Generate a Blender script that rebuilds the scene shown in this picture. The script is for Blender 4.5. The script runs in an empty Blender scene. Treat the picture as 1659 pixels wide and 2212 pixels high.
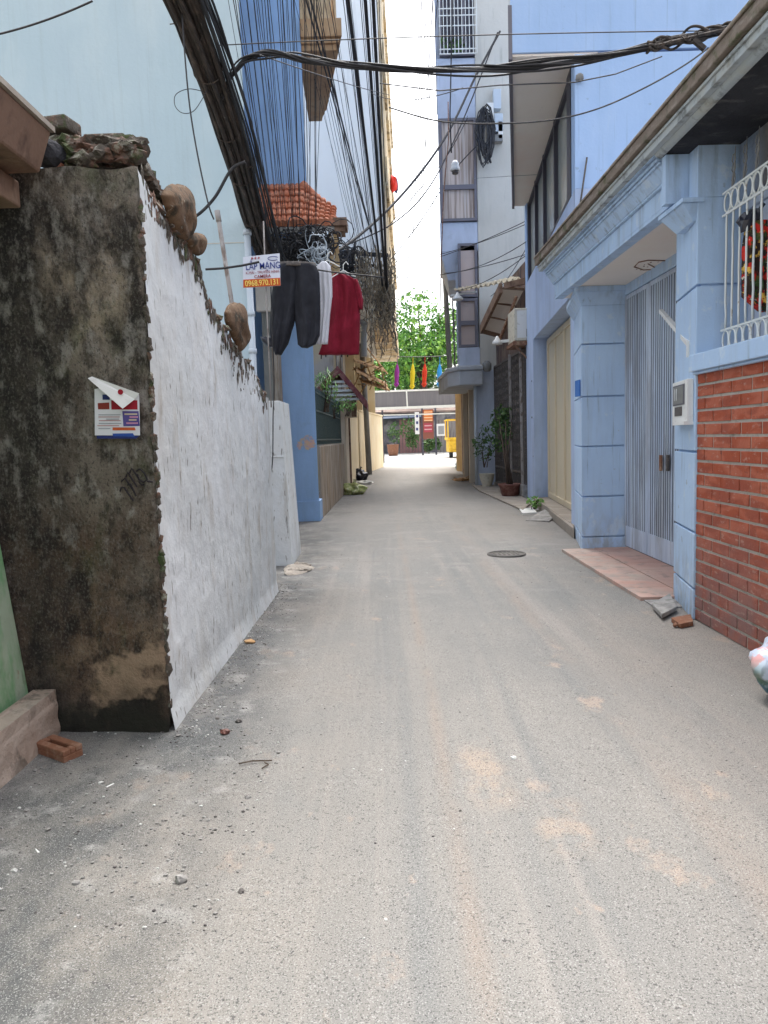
import bpy, bmesh, math, random
from mathutils import Vector, Matrix
from mathutils import noise as mn
random.seed(7)
scene = bpy.context.scene
col = scene.collection

# ------------------------------------------------------------------ camera
F, CX, CY, H = 1600.0, 829.5, 1106.0, 1.4
PITCH, ROLL = math.atan(158/1600), 0.03
fw = Vector((0, math.cos(PITCH), -math.sin(PITCH)))
r0 = Vector((1, 0, 0)); u0 = Vector((0, math.sin(PITCH), math.cos(PITCH)))
rt = r0*math.cos(ROLL) - u0*math.sin(ROLL)
up = u0*math.cos(ROLL) + r0*math.sin(ROLL)
cam_d = bpy.data.cameras.new('camera'); cam = bpy.data.objects.new('camera', cam_d); col.objects.link(cam)
cam_d.sensor_fit = 'VERTICAL'; cam_d.sensor_height = 36; cam_d.lens = 36*F/2212
cam_d.clip_end = 1000; cam_d.clip_start = 0.05
m = Matrix((rt, up, -fw)).transposed().to_4x4(); m.translation = Vector((0, 0, H)); cam.matrix_world = m
scene.camera = cam

# ------------------------------------------------------------------ light
SUN_EL, SUN_ROT = math.radians(64), math.radians(8)
w = bpy.data.worlds.new("World"); scene.world = w; w.use_nodes = True
nt = w.node_tree; nt.nodes.clear()
sky = nt.nodes.new('ShaderNodeTexSky'); sky.sky_type = 'NISHITA'; sky.sun_disc = False
sky.sun_elevation = SUN_EL; sky.sun_rotation = SUN_ROT; sky.air_density = 1.0; sky.dust_density = 5.0; sky.ozone_density = 1.0
hs = nt.nodes.new('ShaderNodeHueSaturation'); hs.inputs['Saturation'].default_value = 0.3
bg = nt.nodes.new('ShaderNodeBackground'); bg.inputs['Strength'].default_value = 0.15
wo = nt.nodes.new('ShaderNodeOutputWorld')
nt.links.new(sky.outputs[0], hs.inputs['Color']); nt.links.new(hs.outputs[0], bg.inputs[0]); nt.links.new(bg.outputs[0], wo.inputs[0])
sd = bpy.data.lights.new('sun', 'SUN'); sd.energy = 1.2; sd.angle = math.radians(28); sd.color = (1, .97, .93)
so = bpy.data.objects.new('sun', sd); col.objects.link(so)
sdir = Vector((math.sin(SUN_ROT)*math.cos(SUN_EL), math.cos(SUN_ROT)*math.cos(SUN_EL), math.sin(SUN_EL)))
so.rotation_euler = sdir.to_track_quat('Z', 'Y').to_euler()
vs = scene.view_settings; vs.view_transform = 'Standard'; vs.look = 'None'; vs.exposure = 1.9; vs.gamma = 1
scene.cycles.max_bounces = 8; scene.cycles.diffuse_bounces = 5

# ------------------------------------------------------------------ pixel -> place
def ray(u, v): return fw + rt*((u-CX)/F) - up*((v-CY)/F)
O = Vector((0, 0, H))
def atY(u, v, Y): d = ray(u, v); return O + d*(Y/d.y)
def atX(u, v, X): d = ray(u, v); return O + d*(X/d.x)
def atZ(u, v, z=0.0): d = ray(u, v); return O + d*((z-H)/d.z)
def zY(u, v, Y): return atY(u, v, Y).z
def xY(u, v, Y): return atY(u, v, Y).x

# ------------------------------------------------------------------ mesh builder
class MB:
    def __init__(s): s.bm = bmesh.new(); s.mi = 0
    def f(s, vs):
        try:
            fa = s.bm.faces.new(vs); fa.material_index = s.mi; return fa
        except ValueError: return None
    def poly(s, pts):
        return s.f([s.bm.verts.new(p) for p in pts])
    def hexa(s, b, t):
        vb = [s.bm.verts.new(p) for p in b]; vt = [s.bm.verts.new(p) for p in t]; n = len(b)
        s.f(vb[::-1]); s.f(vt)
        for i in range(n): s.f([vb[i], vb[(i+1) % n], vt[(i+1) % n], vt[i]])
    def prism(s, poly, z0, z1):
        a = sum(poly[i][0]*poly[(i+1) % len(poly)][1]-poly[(i+1) % len(poly)][0]*poly[i][1] for i in range(len(poly)))
        if a < 0: poly = poly[::-1]
        s.hexa([(p[0], p[1], z0) for p in poly], [(p[0], p[1], z1) for p in poly])
    def box(s, x0, x1, y0, y1, z0, z1): s.prism([(x0, y0), (x1, y0), (x1, y1), (x0, y1)], z0, z1)
    def slab(s, pts, d):
        d = Vector(d); s.hexa([Vector(p) for p in pts], [Vector(p)+d for p in pts])
    def bar(s, a, b, w, h):
        a = Vector(a); b = Vector(b); d = (b-a).normalized()
        q = d.cross(Vector((0, 0, 1)))
        if q.length < .1: q = Vector((1, 0, 0))
        q.normalize(); p = q.cross(d).normalized()
        c = [(-w/2, -h/2), (w/2, -h/2), (w/2, h/2), (-w/2, h/2)]
        s.hexa([a+q*x+p*y for x, y in c], [b+q*x+p*y for x, y in c])
    def tube(s, pts, r, n=6, cap=True):
        pts = [Vector(p) for p in pts]; rings = []
        q = None
        for i, p in enumerate(pts):
            d = (pts[min(i+1, len(pts)-1)]-pts[max(i-1, 0)])
            if d.length < 1e-6: d = Vector((0, 0, 1))
            d.normalize()
            if q is None:
                q = d.cross(Vector((0, 0, 1)))
                if q.length < .1: q = d.cross(Vector((1, 0, 0)))
            q = (q - d*q.dot(d)).normalized(); k = d.cross(q)
            rr = r[i] if isinstance(r, (list, tuple)) else r
            rings.append([s.bm.verts.new(p+(q*math.cos(2*math.pi*j/n)+k*math.sin(2*math.pi*j/n))*rr) for j in range(n)])
        for a, b in zip(rings, rings[1:]):
            for j in range(n):
                fa = s.f([a[j], a[(j+1) % n], b[(j+1) % n], b[j]])
                if fa and n > 5: fa.smooth = True
        if cap: s.f(rings[0][::-1]); s.f(rings[-1])
    def lathe(s, c, prof, n=16, jit=0):
        c = Vector(c); rings = []
        for r, z in prof:
            rings.append([s.bm.verts.new(c+Vector((math.cos(2*math.pi*j/n)*r*(1+random.uniform(-jit, jit)), math.sin(2*math.pi*j/n)*r*(1+random.uniform(-jit, jit)), z))) for j in range(n)])
        for a, b in zip(rings, rings[1:]):
            for j in range(n):
                fa = s.f([a[j], a[(j+1) % n], b[(j+1) % n], b[j]])
                if fa: fa.smooth = True
        s.f(rings[0][::-1]); s.f(rings[-1])
    def blob(s, c, r, jit=.25, sub=2, sc=(1, 1, 1), seed=None):
        c = Vector(c); res = bmesh.ops.create_icosphere(s.bm, subdivisions=sub, radius=1)
        o = random.random()*50 if seed is None else seed
        for v in res['verts']:
            n_ = mn.noise(v.co*1.6+Vector((o, o, o)))
            k = r*(1+jit*n_*2)
            v.co = c + Vector((v.co.x*k*sc[0], v.co.y*k*sc[1], v.co.z*k*sc[2]))
            for fa in v.link_faces: fa.material_index = s.mi
    def leaf(s, p, sz, up_=.5):
        d = Vector((random.gauss(0, 1), random.gauss(0, 1), random.gauss(0, 1))).normalized()
        q = d.cross(Vector((random.gauss(0, 1), random.gauss(0, 1), random.gauss(0, 1)))).normalized()
        p = Vector(p)
        s.poly([p-d*sz, p+q*sz*.45, p+d*sz, p-q*sz*.45])
    def build(s, name, mat=None, parent=None, bevel=0, smooth=False, weld=False):
        me = bpy.data.meshes.new(name)
        off = Vector((0, 0, 0)); r = parent
        while r is not None: off += Vector(r.location); r = r.parent
        base = None
        if parent is None and len(s.bm.verts):
            xs = [v.co for v in s.bm.verts]
            lo = [min(c[i] for c in xs) for i in range(3)]; hi = [max(c[i] for c in xs) for i in range(3)]
            base = Vector(((lo[0]+hi[0])/2, (lo[1]+hi[1])/2, lo[2])); off = base
        for v in s.bm.verts: v.co -= off
        if weld: bmesh.ops.remove_doubles(s.bm, verts=s.bm.verts, dist=1e-4)
        if smooth:
            for fa in s.bm.faces: fa.smooth = True
        s.bm.to_mesh(me); s.bm.free()
        o = bpy.data.objects.new(name, me); col.objects.link(o)
        if base is not None: o.location = base
        if parent is not None: o.parent = parent
        for mm in (mat if isinstance(mat, (list, tuple)) else [mat]):
            if mm: me.materials.append(mm)
        if bevel:
            b = o.modifiers.new('bevel', 'BEVEL'); b.width = bevel; b.segments = 2; b.limit_method = 'ANGLE'
        return o

def tag(o, label=None, cat=None, group=None, kind=None):
    if label: o['label'] = label
    if cat: o['category'] = cat
    if group: o['group'] = group
    if kind: o['kind'] = kind
    return o
def thing(name, loc, label, cat, group=None):
    o = bpy.data.objects.new(name, None); o.empty_display_size = .1; col.objects.link(o); o.location = loc
    return tag(o, label, cat, group)
def dup(root, loc, label=None):
    def cp(o, par):
        c = o.copy(); col.objects.link(c)
        if par is not None: c.parent = par
        for ch in [x for x in o.children]: cp(ch, c)
        return c
    r = cp(root, None); r.location = loc
    if label: r['label'] = label
    return r

# ------------------------------------------------------------------ materials
def mat(name, base, rough=.85, layers=(), bump=(), metal=0, spec=.3, trans=0, emit=None, alpha=1):
    m = bpy.data.materials.new(name); m.use_nodes = True; t = m.node_tree; N = t.nodes; L = t.links
    p = N['Principled BSDF']; p.inputs['Base Color'].default_value = (*base, 1); p.inputs['Roughness'].default_value = rough
    p.inputs['Metallic'].default_value = metal; p.inputs['Specular IOR Level'].default_value = spec
    if trans: p.inputs['Transmission Weight'].default_value = trans
    if alpha < 1: p.inputs['Alpha'].default_value = alpha
    if not layers and not bump: return m
    g = N.new('ShaderNodeNewGeometry'); pos = g.outputs['Position']
    def tex(scale, detail=5, kind='noise', off=0, dist=0):
        mp = N.new('ShaderNodeMapping'); L.new(pos, mp.inputs[0])
        if isinstance(scale, (int, float)): scale = (scale,)*3
        mp.inputs['Scale'].default_value = scale; mp.inputs['Location'].default_value = (off, off*1.7, off*.6)
        if kind == 'noise':
            n = N.new('ShaderNodeTexNoise'); n.inputs['Scale'].default_value = 1; n.inputs['Detail'].default_value = detail
            n.inputs['Roughness'].default_value = .62; n.inputs['Distortion'].default_value = dist
        else:
            n = N.new('ShaderNodeTexVoronoi'); n.inputs['Scale'].default_value = 1
        L.new(mp.outputs[0], n.inputs['Vector']); return n.outputs[0]
    def rng(src, lo, hi):
        r = N.new('ShaderNodeMapRange'); r.inputs['From Min'].default_value = lo; r.inputs['From Max'].default_value = hi
        L.new(src, r.inputs['Value']); return r.outputs[0]
    def mul(a, b):
        k = N.new('ShaderNodeMath'); k.operation = 'MULTIPLY'; L.new(a, k.inputs[0])
        if isinstance(b, (int, float)): k.inputs[1].default_value = b
        else: L.new(b, k.inputs[1])
        return k.outputs[0]
    cur = None
    for i, l in enumerate(layers):
        fac = rng(tex(l.get('s', 1), l.get('d', 5), l.get('k', 'noise'), l.get('o', i*7.3), l.get('dist', 0)), l.get('lo', .45), l.get('hi', .6))
        for ax, key in ((0, 'x'), (1, 'y'), (2, 'z')):
            if key in l:
                sp = N.new('ShaderNodeSeparateXYZ'); L.new(pos, sp.inputs[0])
                src = sp.outputs[ax]
                if l.get('wob'):
                    a = N.new('ShaderNodeMath'); a.operation = 'MULTIPLY_ADD'; L.new(tex(l.get('ws', 1.3), 4, 'noise', 3+i), a.inputs[0])
                    a.inputs[1].default_value = l['wob']; L.new(src, a.inputs[2]); 
                    b = N.new('ShaderNodeMath'); b.operation = 'SUBTRACT'; L.new(a.outputs[0], b.inputs[0]); b.inputs[1].default_value = l['wob']/2; src = b.outputs[0]
                fac = mul(fac, rng(src, *l[key]))
                if key+'2' in l: fac = mul(fac, rng(src, *l[key+'2']))
        fac = mul(fac, l.get('a', 1))
        mx = N.new('ShaderNodeMix'); mx.data_type = 'RGBA'; L.new(fac, mx.inputs[0])
        if cur is None: mx.inputs[6].default_value = (*base, 1)
        else: L.new(cur, mx.inputs[6])
        mx.inputs[7].default_value = (*l['c'], 1); cur = mx.outputs[2]
    if cur is not None: L.new(cur, p.inputs['Base Color'])
    h = None
    for s_, a_ in bump:
        b = mul(tex(s_, 6, 'noise', 11), a_)
        if h is None: h = b
        else:
            ad = N.new('ShaderNodeMath'); ad.operation = 'ADD'; L.new(h, ad.inputs[0]); L.new(b, ad.inputs[1]); h = ad.outputs[0]
    if h is not None:
        bp = N.new('ShaderNodeBump'); bp.inputs['Strength'].default_value = 1; bp.inputs['Distance'].default_value = 1
        L.new(h, bp.inputs['Height']); L.new(bp.outputs[0], p.inputs['Normal'])
    return m
VS = (9, 9, .7)   # vertical streak scale
def paint(name, c, dirt=.35, dark=(.10, .10, .10), rough=.75, fine=.1, bump=.003):
    lc = tuple(min(1, x*1.25) for x in c); dc = tuple(x*.7 for x in c)
    return mat(name, c, rough, [dict(c=lc, s=.9, lo=.4, hi=.7, a=.5), dict(c=dc, s=(3, 3, .8), lo=.45, hi=.75, a=.6),
        dict(c=dark, s=VS, lo=.58, hi=.8, a=dirt), dict(c=dark, s=5, lo=.6, hi=.75, a=dirt*.7), dict(c=dark, s=60, lo=.62, hi=.7, a=fine)],
        [(35, bump), (4, bump*2)])
Mt = {}
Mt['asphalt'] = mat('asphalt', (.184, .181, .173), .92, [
    dict(c=(0.241, 0.226, 0.205), s=(.9, .3, 1), lo=.40, hi=.62, a=.8),
    dict(c=(0.149, 0.155, 0.156), s=(5, .12, 1), lo=.50, hi=.66, a=.55, x=(-.9, -.2), x2=(2.2, 1.6), d=3),
    dict(c=(0.268, 0.247, 0.226), s=(7, .2, 1), lo=.54, hi=.68, a=.6, d=3, o=31),
    dict(c=(0.253, 0.223, 0.192), s=(1.2, .6, 1), lo=.44, hi=.68, a=.75, x=(.2, -.6)),
    dict(c=(0.255, 0.227, 0.200), s=(1.4, .4, 1), lo=.44, hi=.66, a=.7, x=(1.0, 1.5)),
    dict(c=(0.247, 0.204, 0.171), s=(2, 1.0, 1), lo=.36, hi=.56, a=.65, x=(.17, .22), x2=(.28, .23), wob=.07, ws=.8),
    dict(c=(0.256, 0.209, 0.176), s=(2, 1.2, 1), lo=.4, hi=.62, a=.55, x=(1.0, 1.1), x2=(1.22, 1.12), wob=.14, ws=.8),
    dict(c=(0.325, 0.260, 0.211), s=(2.6, 1.8, 1), lo=.62, hi=.68, a=.75, o=77),
    dict(c=(0.300, 0.245, 0.202), s=(7, 5, 1), lo=.66, hi=.71, a=.7),
    dict(c=(0.065, 0.071, 0.074), s=(3, 2, 1), lo=.34, hi=.56, a=.85, x=(-.50, -.9), wob=.5, ws=1.1),
    dict(c=(0.326, 0.320, 0.305), s=(6, 6, 1), lo=.56, hi=.68, a=.65, x=(-.4, -.8)),
    dict(c=(0.154, 0.142, 0.134), s=(1.2, 5, 1), lo=.60, hi=.66, a=.55, y=(6, 9), o=5),
    dict(c=(0.290, 0.272, 0.250), s=(2, 3, 1), lo=.54, hi=.62, a=.6, y=(5, 9), o=15),
    dict(c=(0.262, 0.246, 0.228), s=(1, 1, 1), lo=.25, hi=.5, a=.65, y=(7, 13)),  # paler mid-lane tone, lightens the colour against the shade between the houses
    dict(c=(.36, .28, .215), s=(9, 7, 1), lo=.34, hi=.56, a=.6, x=(.28, .34), x2=(.52, .44), y=(2.62, 2.78), y2=(3.3, 3.12), wob=.16, ws=5, d=8),
    dict(c=(.34, .265, .205), s=(9, 7, 1), lo=.40, hi=.58, a=.55, x=(.50, .55), x2=(.72, .66), y=(2.3, 2.4), y2=(2.75, 2.65), wob=.2, ws=5, d=8),
    dict(c=(0.051, 0.051, 0.051), s=210, lo=.56, hi=.63, a=.6, d=1),
    dict(c=(0.051, 0.051, 0.051), s=95, lo=.64, hi=.68, a=.7, d=1),
    dict(c=(0.378, 0.372, 0.362), s=230, lo=.57, hi=.66, a=.6, d=1, o=40),
    dict(c=(0.097, 0.092, 0.087), s=38, lo=.69, hi=.73, a=.6, d=2),
    ], [(180, .0008), (22, .002), (3, .008)])
Mt['concrete_road'] = mat('concrete_road', (.33, .325, .31), .9, [dict(c=(.27, .26, .24), s=.5, lo=.45, hi=.7, a=.5)], [(20, .004)])
Mt['earth'] = mat('earth', (.22, .19, .16), .95, [dict(c=(.3, .27, .22), s=.6)], [(8, .01)])
Mt['white_wall'] = mat('whitewash', (.57, .60, .61), .85, [
    dict(c=(.70, .73, .76), s=.8, lo=.4, hi=.65, a=.7), dict(c=(.54, .53, .50), s=(2.5, 2.5, 1.2), lo=.5, hi=.7, a=.45),
    dict(c=(.40, .38, .34), s=(3, 3, 1.1), lo=.52, hi=.72, a=.5, z=(1.2, .5), wob=.5),
    dict(c=(.13, .12, .10), s=(40, 40, 8), lo=.64, hi=.70, a=.8, d=2), dict(c=(.12, .11, .09), s=(18, 18, 3), lo=.67, hi=.73, a=.7, d=4), dict(c=(.33, .28, .22), s=(5, 5, 1.6), lo=.56, hi=.68, a=.5),
    dict(c=(.16, .15, .12), s=(40, 20, 5), lo=.62, hi=.7, a=.6, z=(.3, .05), wob=.2),
    ], [(60, .0015), (9, .006), (2, .02)])
Mt['moss_wall'] = mat('mossy_plaster', (.095, .076, .061), .95, [
    dict(c=(.18, .152, .122), s=(6, 6, 4), lo=.42, hi=.66, a=.8, d=8),
    dict(c=(.105, .064, .042), s=(2.2, 2.2, 2), lo=.34, hi=.58, a=.85, z=(1.35, .9), wob=.5, d=8),
    dict(c=(.28, .24, .20), s=(3, 3, 2.2), lo=.43, hi=.60, a=.7, x=(-1.65, -1.35), z=(1.0, 1.6), d=8),
    dict(c=(.30, .245, .185), s=(4.5, 4.5, 3.2), lo=.46, hi=.53, a=.9, x=(-1.62, -1.45), z=(1.75, 1.95), z2=(2.55, 2.4), dist=.6, d=8),
    dict(c=(.21, .15, .10), s=(9, 9, 8), lo=.46, hi=.66, a=.8, z=(.95, .7), z2=(.12, .22), wob=.5, d=8),
    dict(c=(.055, .075, .032), s=(5, 5, 3), lo=.52, hi=.68, a=.6, d=8),
    dict(c=(.014, .012, .012), s=(3.2, 3.2, 1.8), lo=.47, hi=.58, a=.9, d=9), dict(c=(.015, .012, .01), s=(12, 12, 7), lo=.50, hi=.60, a=.7, d=9),
    dict(c=(.016, .015, .015), s=(2, 2, .7), lo=.30, hi=.60, a=.9, x=(-1.45, -1.66), wob=.3, d=8),
    dict(c=(.24, .22, .19), s=(90, 90, 60), lo=.50, hi=.72, a=.45, d=6, z=(.1, .5)),
    dict(c=(.33, .31, .28), s=(16, 16, 9), lo=.52, hi=.66, a=.55, d=10, z=(.6, 1.1)),
    dict(c=(.015, .014, .013), s=(100, 100, 60), lo=.55, hi=.66, a=.6, d=3),
    dict(c=(.33, .235, .16), s=(5, 5, 4), lo=.40, hi=.50, a=.9, z=(.16, .19), z2=(.42, .38), x=(-1.42, -1.38), wob=.5, ws=4, d=9),
    dict(c=(.022, .022, .016), s=(4, 4, 4), lo=.34, hi=.54, a=.9, z=(.26, .10), wob=.4, ws=4, d=9),
    ], [(80, .006), (18, .014), (3, .03)])
Mt['green_paint'] = mat('green_paint', (.20, .40, .20), .8, [dict(c=(.42, .50, .38), s=(3, 3, 1.3), lo=.54, hi=.64, a=.9), dict(c=(.10, .09, .07), s=(8, 8, 2), lo=.6, hi=.7, a=.7), dict(c=(.36, .2, .16), s=(6, 6, 3), lo=.66, hi=.7, a=.7)], [(40, .004), (6, .02)])
Mt['plinth'] = mat('plinth_plaster', (.40, .31, .25), .9, [dict(c=(.12, .10, .08), s=(9, 9, 6), lo=.55, hi=.62, a=.8), dict(c=(.5, .42, .36), s=3, a=.6)], [(40, .006), (6, .03)])
Mt['pale_blue'] = mat('pale_blue_plaster', (.44, .56, .62), .85, [dict(c=(.50, .61, .66), s=.5, lo=.4, hi=.65, a=.8), dict(c=(.42, .53, .60), s=(1.5, 1.5, .5), lo=.45, hi=.7, a=.6), dict(c=(.36, .44, .46), s=(12, 12, .8), lo=.52, hi=.75, a=.3), dict(c=(.60, .68, .70), s=(2.2, 2.2, .8), lo=.50, hi=.70, a=.3), dict(c=(.27, .32, .33), s=(22, 22, .35), lo=.62, hi=.74, a=.22), dict(c=(.3, .34, .34), s=(60, 60, 60), lo=.66, hi=.7, a=.35)], [(20, .003), (3, .008)])
Mt['blue'] = paint('blue_wall_paint', (.30, .46, .72), .25, (.22, .26, .32))
Mt['blue_r'] = mat('light_blue_paint', (.33, .48, .74), .8, [dict(c=(.37, .52, .78), s=.6, lo=.4, hi=.65, a=.8), dict(c=(.29, .43, .66), s=(4, 4, .6), lo=.48, hi=.75, a=.5), dict(c=(.45, .58, .75), s=(7, 7, 1.2), lo=.66, hi=.8, a=.5), dict(c=(.14, .18, .24), s=(18, 18, .5), lo=.62, hi=.78, a=.45), dict(c=(.44, .57, .78), s=(1.6, 1.6, .6), lo=.50, hi=.70, a=.35), dict(c=(.2, .24, .3), s=(7, 7, 7), lo=.68, hi=.73, a=.4)], [(30, .002), (4, .006)])
Mt['blue_low'] = paint('greyed_blue_paint', (.42, .52, .72), .3, (.16, .18, .22))
Mt['blue_g'] = mat('powder_blue_paint', (.42, .56, .76), .7, [dict(c=(.48, .63, .82), s=1.1, lo=.4, hi=.65, a=.8), dict(c=(.37, .46, .58), s=(7, 7, .8), lo=.5, hi=.75, a=.6), dict(c=(.14, .16, .18), s=(24, 24, 1.4), lo=.60, hi=.74, a=.5), dict(c=(.60, .68, .76), s=(6, 6, 5), lo=.60, hi=.64, a=.5), dict(c=(.22, .23, .24), s=(9, 9, 9), lo=.66, hi=.71, a=.45), dict(c=(.30, .28, .25), s=(11, 11, 4), lo=.45, hi=.62, a=.55, z=(.55, .05), wob=.3), dict(c=(.3, .27, .22), s=(9, 9, 4), lo=.5, hi=.7, a=.5, z=(.3, .0)), dict(c=(.1, .1, .1), s=(12, 12, 1.2), lo=.52, hi=.75, a=.6, z=(2.7, 3.3))], [(40, .002), (5, .008)])
Mt['blue_gate'] = mat('gate_paint', (.43, .50, .62), .55, [dict(c=(.55, .62, .72), s=(5, 5, .6), lo=.45, hi=.6, a=.9), dict(c=(.20, .20, .21), s=(16, 16, 1), lo=.55, hi=.68, a=.65), dict(c=(.30, .31, .34), s=(3, 3, .8), lo=.5, hi=.62, a=.6), dict(c=(.18, .10, .06), s=(20, 20, 6), lo=.66, hi=.75, a=.6, z=(.9, .3))], [(60, .0012)], spec=.4)
Mt['gate_dark'] = mat('gate_shadow_gap', (.05, .06, .085), .7)
Mt['soffit'] = mat('soffit_plaster', (.82, .75, .68), .9, [dict(c=(.86, .80, .74), s=.9, lo=.4, hi=.65, a=.8), dict(c=(.82, .67, .59), s=(.8, .8, .8), lo=.5, hi=.7, a=.6), dict(c=(.16, .13, .1), s=14, lo=.7, hi=.76, a=.6)], [(25, .004)])
Mt['soot_and_shade'] = mat('sooty_slab_and_shade', (.045, .045, .052), .95, [dict(c=(.16, .155, .15), s=(5, 9, 5), lo=.55, hi=.68, a=.7), dict(c=(.02, .02, .025), s=2, lo=.4, hi=.6, a=.8)], [(20, .02), (5, .03)])
Mt['gutter'] = mat('mossy_gutter', (.21, .17, .14), .9, [dict(c=(.09, .10, .05), s=9, lo=.52, hi=.62, a=.8), dict(c=(.33, .29, .26), s=(6, 6, 20), lo=.5, hi=.65, a=.7)], [(30, .01)])
Mt['fascia'] = mat('fascia_plaster', (.42, .46, .48), .9, [dict(c=(.10, .10, .09), s=(8, 8, 8), lo=.52, hi=.66, a=.7), dict(c=(.5, .48, .4), s=4, lo=.5, hi=.7, a=.5)], [(40, .006)])
Mt['brick'] = mat('brick_tile', (.36, .078, .036), .7, [dict(c=(.45, .13, .075), s=(2.5, 3.9, 11), lo=.46, hi=.54, a=.8, d=1), dict(c=(.30, .07, .04), s=(5, 3.9, 11), lo=.52, hi=.60, a=.8, d=1, o=50), dict(c=(.24, .14, .13), s=(3, 3, 2), lo=.3, hi=.55, a=.9, z=(.85, .2), wob=.5), dict(c=(.5, .32, .26), s=(14, 14, 30), lo=.58, hi=.68, a=.55), dict(c=(.14, .05, .04), s=(30, 30, 40), lo=.62, hi=.68, a=.6)], [(70, .0025), (18, .004)])
Mt['mortar'] = mat('mortar', (.46, .43, .38), .95, [dict(c=(.16, .15, .12), s=12, lo=.52, hi=.7, a=.6)], [(60, .004)])
Mt['cement'] = mat('cement_render', (.52, .50, .45), .9, [dict(c=(.58, .56, .51), s=.5, lo=.4, hi=.65, a=.9), dict(c=(.38, .38, .35), s=(3, 3, .4), lo=.5, hi=.75, a=.7), dict(c=(.15, .16, .12), s=(6, 6, .6), lo=.6, hi=.8, a=.5)], [(12, .006)])
Mt['dkcement'] = mat('dark_cement', (.20, .20, .20), .9, [dict(c=(.28, .28, .26), s=1.2, a=.8), dict(c=(.1, .1, .1), s=VS, lo=.55, hi=.75, a=.6)], [(12, .006)])
Mt['bluegrey'] = paint('blue_grey_paint', (.44, .49, .59), .3, (.15, .16, .18))
Mt['whiteblk'] = mat('white_block_paint', (.76, .76, .73), .85, [dict(c=(.80, .80, .77), s=.6, lo=.4, hi=.65, a=.8), dict(c=(.33, .34, .34), s=(4, 4, .35), lo=.55, hi=.8, a=.5)], [(12, .004)])
Mt['dirty_yellow'] = mat('dirty_yellow_facade', (.58, .47, .30), .9, [dict(c=(.72, .68, .58), s=1.1, lo=.45, hi=.6, a=.8), dict(c=(.16, .12, .07), s=(3, 3, 1.2), lo=.52, hi=.62, a=.8), dict(c=(.10, .11, .05), s=(6, 6, 3), lo=.58, hi=.66, a=.7)], [(8, .03)])
Mt['yellow_wall'] = mat('cream_yellow_paint', (.70, .57, .35), .85, [dict(c=(.76, .66, .47), s=.9, lo=.4, hi=.6, a=.8), dict(c=(.36, .27, .17), s=(5, 5, .8), lo=.55, hi=.75, a=.6)], [(20, .004)])
Mt['cream'] = paint('cream_paint', (.56, .48, .38), .35, (.2, .15, .1))
Mt['brown_stain'] = mat('stained_concrete', (.36, .30, .24), .9, [dict(c=(.50, .46, .41), s=(8, 8, .8), lo=.52, hi=.62, a=.8), dict(c=(.13, .09, .06), s=(7, 7, .9), lo=.5, hi=.62, a=.8), dict(c=(.34, .22, .12), s=(3, 3, 1), lo=.5, hi=.65, a=.6)], [(25, .01)])
Mt['terracotta'] = mat('roof_tile', (.50, .17, .09), .8, [dict(c=(.60, .28, .18), s=6, lo=.45, hi=.6, a=.8), dict(c=(.16, .08, .06), s=9, lo=.56, hi=.66, a=.8)], [(25, .006)])
Mt['old_tile'] = mat('old_clay_tile', (.115, .066, .036), .9, [dict(c=(.165, .105, .062), s=9, lo=.45, hi=.6, a=.8), dict(c=(.035, .03, .02), s=11, lo=.52, hi=.62, a=.85), dict(c=(.35, .33, .26), s=25, lo=.62, hi=.7, a=.7)], [(40, .006)])
Mt['mossy_rubble'] = mat('mossy_rubble', (.10, .085, .07), .95, [dict(c=(.20, .11, .08), s=10, lo=.5, hi=.6, a=.8), dict(c=(.35, .34, .28), s=22, lo=.56, hi=.64, a=.7), dict(c=(.06, .09, .03), s=8, lo=.55, hi=.63, a=.8)], [(40, .015), (12, .03)])
Mt['brown_beam'] = mat('brown_beam', (.20, .125, .09), .9, [dict(c=(.28, .19, .135), s=3, a=.8), dict(c=(.08, .05, .04), s=(9, 9, 5), lo=.52, hi=.68, a=.7)], [(30, .006)])
Mt['cable'] = mat('cable_sheath', (.028, .028, .032), .6, [dict(c=(.09, .085, .08), s=(14, 4, 14), lo=.55, hi=.7, a=.6)], spec=.35)
Mt['cable_old'] = mat('weathered_cable', (.06, .05, .045), .8, [dict(c=(.14, .11, .09), s=(18, 3, 18), lo=.5, hi=.65, a=.8), dict(c=(.02, .02, .02), s=(24, 3, 24), lo=.5, hi=.6, a=.7), dict(c=(.30, .28, .25), s=(50, 4, 50), lo=.68, hi=.72, a=.8)], [(60, .004)])
Mt['grey_metal'] = mat('grey_metal', (.30, .31, .32), .5, [dict(c=(.18, .14, .11), s=12, lo=.58, hi=.7, a=.7)], metal=.3)
Mt['rust'] = mat('rusty_metal', (.22, .11, .07), .85, [dict(c=(.38, .26, .18), s=9, lo=.48, hi=.62, a=.8), dict(c=(.08, .05, .04), s=14, lo=.55, hi=.65, a=.7)], [(40, .003)])
Mt['iron'] = mat('black_iron', (.10, .09, .085), .7, [dict(c=(.26, .21, .18), s=18, lo=.55, hi=.68, a=.7)])
Mt['green_iron'] = mat('green_iron', (.08, .115, .11), .6, [dict(c=(.14, .15, .13), s=18, lo=.58, hi=.7, a=.7)])
Mt['white_metal'] = mat('white_grille_paint', (.66, .68, .66), .55, [dict(c=(.35, .28, .2), s=20, lo=.62, hi=.7, a=.7)])
Mt['pvc'] = mat('grey_pvc', (.50, .56, .62), .5, [dict(c=(.3, .33, .36), s=(10, 10, 1), lo=.55, hi=.75, a=.5)])
Mt['white'] = mat('off_white', (.72, .72, .70), .6, [dict(c=(.45, .42, .36), s=9, lo=.58, hi=.72, a=.6)])
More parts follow.
